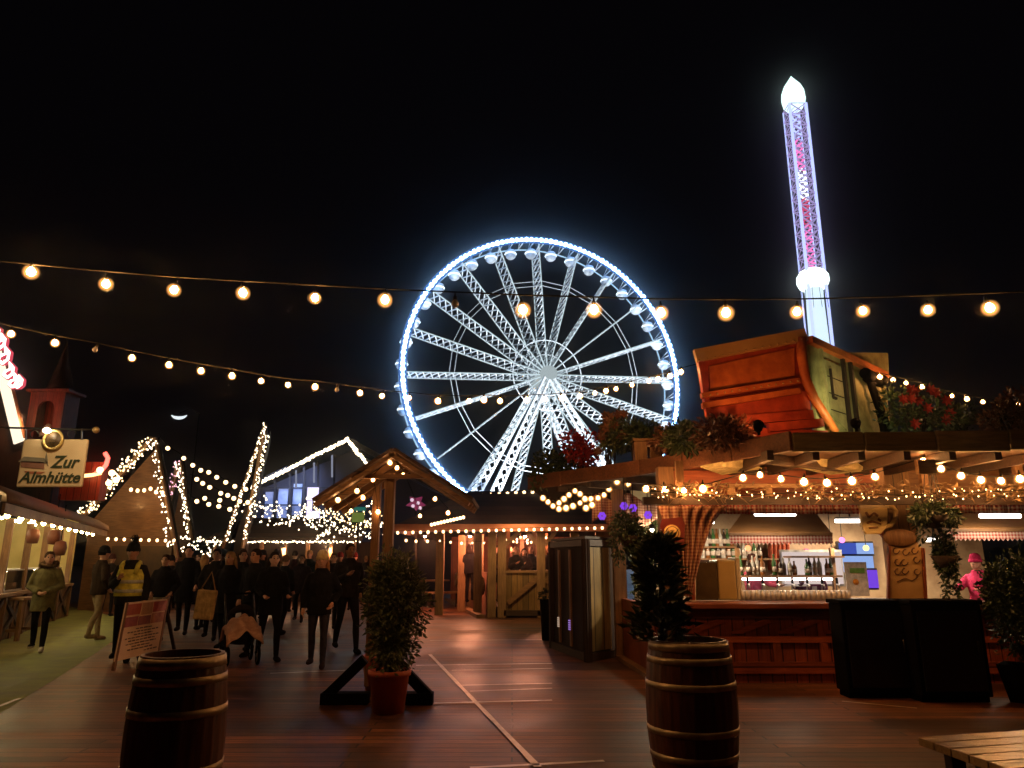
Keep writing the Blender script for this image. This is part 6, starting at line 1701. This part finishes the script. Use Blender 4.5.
    if scarf:
        hm = MB(); c = V(0, -.0, 1.50)
        hm.tube([c + Vector((.085 * math.cos(a), .08 * math.sin(a) - .005, .012 * math.sin(2 * a))) * k for a in [i * 6.283 / 18 for i in range(19)]], .04 * k, 8)
        hm.tube([c + Vector((.03, -.09, 0)) * k, c + Vector((.05, -.15, -.16)) * k, c + Vector((.05, -.155, -.33)) * k], [.04 * k, .035 * k, .03 * k], 8)
        hm.build('scarf', cl(scarf), t, world=False)
    return t
def at_foot(px, py): return G(px, py)
K = (.014, .012, .014)
# people one can tell apart, front ones first
person('woman in olive parka with fur hood and white shoes, hands clasped', at_foot(36, 652), .35, 1.70, (.20, .185, .085), (.012, .011, .012), (.62, .58, .5), .70, .24, ('clasp', 'clasp'), hair=(.06, .03, .015), hood=(.10, .06, .03), vox=.013, turn=.3)
person('man in dark brown jacket, black beanie and pale trousers seen from behind', at_foot(92, 641), 2.6, 1.80, (.035, .022, .014), (.34, .26, .16), (.40, .32, .2), .86, .3, ('pocket', 'phone'), hair=(.015, .01, .008), hat=(.01, .01, .012), vox=.014)
person('steward in yellow high visibility vest and dark bobble hat', at_foot(120, 662), .25, 1.80, (.02, .018, .018), (.010, .010, .012), (.015, .013, .012), .84, .1, ('phone', 'down'), hair=(.02, .012, .008), hat=(.012, .012, .014), pom=True, vest=(.82, .74, .13), vox=.014)
person('person in short black jacket and light grey trousers near the steward', at_foot(157, 641), .1, 1.66, K, (.28, .25, .22), K, .88, .2, ('pocket', 'pocket'), hair=(.05, .025, .012))
person('tall person in long black coat beside the light trousered one', at_foot(181, 634), .2, 1.86, (.012, .012, .016), K, K, .62, .25, ('down', 'fwd'), hair=(.018, .012, .01))
person('person with long fair hair and dark coat standing among the crowd', at_foot(198, 630), 2.9, 1.68, (.016, .014, .02), K, K, .72, .1, ('pocket', 'down'), hair=(.36, .22, .09), hairlen=.22)
person('person in black coat with pale tote bag on the shoulder', at_foot(222, 652), -.2, 1.70, (.012, .011, .013), (.012, .012, .015), K, .66, .2, ('fwd', 'down'), hair=(.32, .2, .09), hairlen=.1)
person('person in charcoal jacket behind the pram', at_foot(248, 655), -.35, 1.74, (.014, .014, .017), K, K, .84, .35, ('down', 'push'), hair=(.03, .016, .01))
person('person with bare reddish face leaning over the pram handle', at_foot(266, 660), .55, 1.68, (.011, .011, .014), (.010, .010, .013), K, .72, .45, ('push', 'push'), hair=(.02, .012, .008), hairlen=.1, vox=.014, lean=-.03)
person('tall person with back turned in dark maroon coat', at_foot(291, 612), 3.05, 1.84, (.03, .012, .014), K, K, .7, .15, ('pocket', 'pocket'), hair=(.02, .012, .01))
person('woman in cream knitted beanie, black coat and blue jeans walking nearer', at_foot(316, 668), .08, 1.66, (.012, .011, .013), (.035, .032, .045), (.03, .018, .014), .80, .12, ('down', 'pocket'), hair=(.34, .17, .07), hairlen=.2, hat=(.52, .40, .19), vox=.012)
person('man in dark jacket striding with a snack in his hand', at_foot(345, 652), .5, 1.84, (.016, .012, .012), (.016, .014, .016), K, .86, .55, ('phone', 'back'), hair=(.04, .02, .012), skinm=skin_d, vox=.014)
extra_people = [
    (213, 610, 0.2, 1.7, (.02, .014, .02), 'person in plum jacket glimpsed behind the tote bag', (.1, .05, .02), None),
    (234, 606, -.1, 1.75, (.012, .012, .014), 'person in black jacket behind the charcoal jacket', (.02, .012, .01), None),
    (258, 602, .1, 1.72, (.05, .015, .015), 'person in dark red jacket behind the pram pusher', (.12, .06, .03), None),
    (275, 604, .3, 1.62, (.02, .02, .03), 'short person in navy jacket beside the maroon coat', (.05, .03, .02), (.2, .03, .04)),
    (303, 600, 3.0, 1.76, (.01, .012, .014), 'person with back turned behind the cream beanie woman', (.02, .014, .01), None),
    (331, 606, -.2, 1.78, (.02, .013, .012), 'person in brown jacket between the cream beanie and the striding man', (.08, .04, .02), None),
    (228, 594, .0, 1.74, (.18, .03, .06), 'person in pink coat under the long low hut', (.3, .2, .1), None),
    (247, 592, .1, 1.7, (.03, .03, .05), 'far person in blue grey jacket under the long low hut', (.05, .03, .02), (.15, .12, .3)),
    (268, 591, -.2, 1.76, (.12, .02, .03), 'far person in crimson jacket under the long low hut', (.03, .02, .015), None),
    (289, 590, .2, 1.68, (.03, .025, .02), 'far person in grey jacket under the low hut eave', (.25, .16, .08), None),
    (322, 591, .0, 1.74, (.2, .05, .10), 'far person in bright pink jacket beside the low hut post', (.04, .02, .01), (.5, .1, .25)),
    (338, 592, .2, 1.72, (.03, .02, .03), 'far person in dark jacket beside the pink jacket', (.2, .12, .06), None),
    (358, 594, -.3, 1.8, (.02, .015, .012), 'far person by the lit post behind the bush', (.03, .02, .01), None),
    (170, 608, .4, 1.72, (.015, .013, .015), 'person in black jacket half hidden behind the light trousers', (.2, .12, .05), None),
    (146, 606, -.3, 1.74, (.03, .02, .012), 'person in brown coat beyond the steward', (.03, .02, .012), (.3, .25, .2)),
    (206, 622, .9, 1.6, (.012, .012, .014), 'shorter person in black looking aside next to the fair hair', (.03, .02, .015), None),
    (131, 610, -.5, 1.7, (.016, .014, .02), 'person in black anorak just beyond the steward vest', (.10, .06, .03), None),
    (165, 622, -.2, 1.64, (.02, .016, .014), 'shorter person in dark fleece between the light trousers and the long coat', (.03, .02, .012), (.02, .02, .022)),
    (236, 640, .5, 1.76, (.012, .012, .015), 'person in black coat right behind the pram', (.05, .03, .02), None),
    (209, 640, .2, 1.78, (.014, .012, .012), 'tall dark person next to the tote bag carrier', (.02, .014, .01), None),
    (280, 636, 2.8, 1.66, (.012, .012, .014), 'person walking away in black beside the pram pusher', (.14, .08, .04), None),
    (298, 622, .1, 1.7, (.02, .014, .02), 'person in dark purple jacket behind the cream beanie', (.05, .03, .02), None),
    (258, 618, -.1, 1.8, (.012, .012, .012), 'tall person in black above the pram pusher', (.03, .02, .015), (.012, .012, .014)),
    (330, 628, .1, 1.72, (.016, .014, .016), 'person in black close behind the striding man', (.08, .05, .03), None),
    (188, 600, -.4, 1.74, (.04, .03, .03), 'far person in grey brown coat under the narrow gable', (.2, .12, .06), None),
    (200, 594, .3, 1.68, (.06, .02, .02), 'far person in dark red coat under the bulb rows', (.04, .02, .012), None),
    (219, 600, -.2, 1.78, (.02, .02, .03), 'far person in navy coat beneath the leaning spire', (.05, .03, .02), None),
    (241, 600, .2, 1.7, (.10, .04, .02), 'far person in rust coloured jacket near the spire foot', (.03, .02, .012), None),
    (279, 595, -.1, 1.72, (.16, .04, .05), 'far person in rosy jacket under the middle of the long low hut', (.3, .18, .08), None),
    (312, 598, .2, 1.78, (.02, .015, .018), 'far person in black under the bright light tangle', (.02, .014, .01), (.3, .05, .06)),
    (349, 600, .0, 1.66, (.05, .02, .03), 'far person in wine coloured coat near the lit post', (.1, .06, .03), None),
    (105, 616, .8, 1.7, (.02, .018, .016), 'person in dark coat at the far end of the stall counter', (.03, .02, .015), (.05, .02, .02)),
]
more = [('black parka', (.012, .012, .013)), ('dark teal jacket', (.01, .025, .028)), ('dark plaid jacket', (.03, .014, .012)), ('charcoal overcoat', (.016, .016, .017)), ('dark mustard jacket', (.09, .06, .015)), ('dark blue anorak', (.012, .016, .035))]
spots = [(139, 603, 'beyond the menu board'), (152, 599, 'behind the steward and the light trousers'), (163, 597, 'under the wide steep gable'), (177, 598, 'just before the narrow gable'), (194, 604, 'left of the tote bag in the crowd'), (214, 600, 'above the tote bag in the crowd'), (225, 620, 'between tote bag and pram'), (232, 597, 'in front of the spire foot'), (251, 606, 'behind the pram handle'), (263, 596, 'before the first post of the long low hut'), (272, 614, 'close behind the pram pusher'), (284, 600, 'behind the maroon coat'), (296, 595, 'before the middle post of the long low hut'), (306, 612, 'over the shoulder of the cream beanie woman'), (319, 600, 'behind the cream beanie'), (327, 595, 'under the bright tangle beside the post'), (337, 615, 'behind the striding man'), (352, 612, 'between the striding man and the potted bush'), (364, 602, 'beside the potted bush'), (372, 598, 'deep behind the potted bush')]
for i_, (px_, py_, w_) in enumerate(spots):
    nm_, jc_ = more[i_ % 6]
    extra_people.append((px_, py_, rnd(-.6, .6) if i_ % 3 else rnd(2.6, 3.6), rnd(1.6, 1.86), jc_, 'person in %s %s' % (nm_, w_.replace('left of', 'next to')), random.choice([(.02, .012, .01), (.06, .03, .015), (.25, .15, .07)]), random.choice([None, None, (.02, .02, .025), (.18, .03, .03), (.3, .26, .2)])))
for px, py, r, H, jc, lb, hr, ht in extra_people:
    person(lb, at_foot(px, py), r, H, jc, K, K, rnd(.68, .88), rnd(.05, .3), random.choice([('down', 'down'), ('pocket', 'pocket'), ('phone', 'down'), ('fwd', 'back')]), hair=hr, hairlen=random.choice([0, .12, .2]), hat=ht, vox=.02, skinm=random.choice([skin, skin_d]))
# guests in the open hut, staff in the bar
for px, y, H, jc, lb, hr, rr in ((516, 22.2, 1.66, (.015, .012, .012), 'guest in black behind the half wall of the open hut', (.35, .25, .15), .4), (524, 22.6, 1.62, (.03, .012, .012), 'guest with red lit face beside the half wall post', (.03, .02, .015), .2), (550, 22.4, 1.66, (.02, .012, .014), 'guest behind the second bay of the half wall', (.04, .02, .012), -.4), (509, 24.6, 1.74, (.03, .012, .012), 'standing guest in dark red behind the inner posts of the open hut', (.04, .02, .012), 1.2), (531, 23.6, 1.7, (.012, .012, .016), 'guest in navy between the inner posts of the open hut', (.2, .12, .06), -.3), (541, 24.9, 1.76, (.02, .02, .02), 'standing guest at the back of the open hut near its lit wall', (.03, .02, .012), 2.9), (496, 23.2, 1.72, (.05, .02, .02), 'guest standing by the corner post of the open hut', (.05, .03, .02), .9), (470, 23.4, 1.78, (.012, .010, .012), 'dark figure standing in the open hut doorway', (.02, .012, .01), 2.8)):
    person(lb, P(px, 560, y).xy.to_3d() + Vector((0, 0, .285)), rr, H, jc, K, K, .84, .05, random.choice([('phone', 'clasp'), ('clasp', 'clasp')]), hair=hr, hairlen=.1, vox=.018, group='guests in the open hut')
person('attendant in bright pink cap and pink sweater bending behind the second window', P(978, 560, 11.9).xy.to_3d(), -1.0, 1.62, (.46, .035, .11), (.05, .04, .05), K, .86, .05, ('reach', 'reach'), hair=(.05, .02, .015), hat=(.5, .03, .11), vox=.012, lean=-.05, group='bar staff')
person('attendant with dark apron in the main window, pink light put into the top colour', P(752, 560, 13.1).xy.to_3d(), .6, 1.66, (.45, .08, .14), (.04, .03, .03), K, .88, .05, ('fwd', 'reach'), hair=(.05, .02, .015), skinm=skin, vox=.014, group='bar staff')  # jacket colour carries the pink light of the bar
person('attendant in magenta cap reaching past the glowing panel', P(807, 560, 13.0).xy.to_3d(), -.4, 1.70, (.10, .03, .06), (.03, .03, .04), K, .88, .05, ('phone', 'fwd'), hair=(.05, .02, .015), hat=(.5, .04, .16), vox=.014, group='bar staff')
bpy.data.scenes.remove(TMP)
# held and carried things
tb_ = thing('tote_bag', 'pale buff tote bag hanging from the black coated shoulder', 'bag', P(204, 600, 11.6))
c = P(205, 600, 11.6)
m = MB(); m.prism([c + Vector(q) for q in ((-.16, -.03, -.28), (.13, -.03, -.30), (.17, -.03, .14), (-.12, -.03, .16))], (0, .1, 0)); m.build('bag', cloth('buff_canvas', (.42, .30, .14)), tb_, bevel=.02)
MB().tube([c + Vector((-.09, .02, .15)), c + Vector((.05, .04, .42)), c + Vector((.14, .02, .14))], .012, 6).build('strap', cloth('buff_strap', (.3, .2, .1)), tb_)
# snack in hand
sn = G(345, 652); 
sk = thing('paper_snack', 'pale paper wrapped snack held up by the striding man', 'snack', P(338, 588, 11.3))
c = P(338, 588, 11.45)
MB().lathe([(.02, -.09), (.05, .03), (.045, .03), (0, .0)], c, 10).build('paper', cloth('snack_paper', (.72, .55, .36)), sk)
MB().ball(c + Vector((0, 0, .045)), (.05, .045, .035), 1).build('food', mottled('bun', (.5, .3, .12), (.6, .4, .2), 10, .6), sk)
# pram
pc = G(236, 664); pc.y += .1
pm = thing('pram', 'dark pram with a pinkish blanket over the seat', 'pram', pc, .5)
def pl(x, y, z): return Vector((x, y, z))
for x in (-.22, .22):
    for y in (-.34, .30):
        w = MB().torus((x, y, .14), .12, .022, 20, 8, Matrix.Rotation(R(90), 3, 'Y')).build('wheel', M['black'], pm, world=False)
        h_ = MB().lathe([(0, -.02), (.03, -.02), (.03, .02), (0, .02)], (x, y, .14), 10, rot=Matrix.Rotation(R(90), 3, 'Y'))
        for q in range(5): h_.bar((x, y, .14), (x, y + .11 * math.cos(q * 1.257), .14 + .11 * math.sin(q * 1.257)), .012)
        h_.build('hub', M['steel'], w, world=False)
    MB().tube([pl(x, -.34, .14), pl(x, -.05, .5), pl(x, .36, .86), pl(x, .50, 1.02)], .014, 7).build('frame_tube', M['iron'], pm, world=False)
    MB().tube([pl(x, .30, .14), pl(x, -.02, .52)], .014, 7).build('frame_tube', M['iron'], pm, world=False)
MB().tube([pl(-.22, .50, 1.02), pl(.22, .50, 1.02)], .018, 8).build('handle', M['black'], pm, world=False)
m = MB(); m.rings([(pl(0, -.02, .30), .17, .30), (pl(0, 0, .42), .21, .36), (pl(0, .02, .56), .22, .36)], 16); m.build('seat', cloth('pram_black', (.02, .018, .02)), pm, world=False)
m = MB(); n_ = 16; vs = []
for i in range(n_ + 1):
    for j in range(n_ + 1):
        u, v = i / n_ * 2 - 1, j / n_ * 2 - 1
        r2 = u * u * .8 + v * v
        vs.append(pl(u * .27, v * .40 - .08, .70 - .22 * r2 + .03 * math.sin(7 * u + 5 * v) + .02 * math.sin(11 * v - 3 * u)))
fs = [(i * (n_ + 1) + j, (i + 1) * (n_ + 1) + j, (i + 1) * (n_ + 1) + j + 1, i * (n_ + 1) + j + 1) for i in range(n_) for j in range(n_)]
o = m.add(vs, fs, 0, True).build('blanket', mottled('pink_blanket', (.42, .20, .15), (.66, .42, .32), 14, .9, 0, .5), pm, world=False); o.modifiers.new('thick', 'SOLIDIFY').thickness = .025
m = MB(); vs = []
for i in range(9):
    a = R(20 + i * 14)
    for j in range(13):
        b_ = math.pi * j / 12
        vs.append(pl(.23 * math.cos(b_), .22 + .26 * math.sin(a) * math.sin(b_) * -1 + .05, .58 + .30 * math.sin(b_) * math.cos(a - R(76)) ))
fs = [(i * 13 + j, i * 13 + j + 1, (i + 1) * 13 + j + 1, (i + 1) * 13 + j) for i in range(8) for j in range(12)]
o = m.add(vs, fs, 0, True).build('canopy', cloth('pram_canopy', (.03, .025, .028)), pm, world=False); o.modifiers.new('thick', 'SOLIDIFY').thickness = .01

# ------------------------------------------------------------------ lens glow of the lamps imitated by an added thin haze
hz = bpy.data.materials.new('lens_glow_haze'); hz.use_nodes = True
nt = hz.node_tree; nt.nodes.clear()
pv_ = nt.nodes.new('ShaderNodeVolumePrincipled'); on = nt.nodes.new('ShaderNodeOutputMaterial')
pv_.inputs['Color'].default_value = (.9, .9, .92, 1); pv_.inputs['Density'].default_value = .0010; pv_.inputs['Anisotropy'].default_value = .98
nt.links.new(pv_.outputs[0], on.inputs['Volume'])
tag(MB().bb(-170, 170, -6, 420, -1, 85).build('glow_haze', hz), kind='stuff')
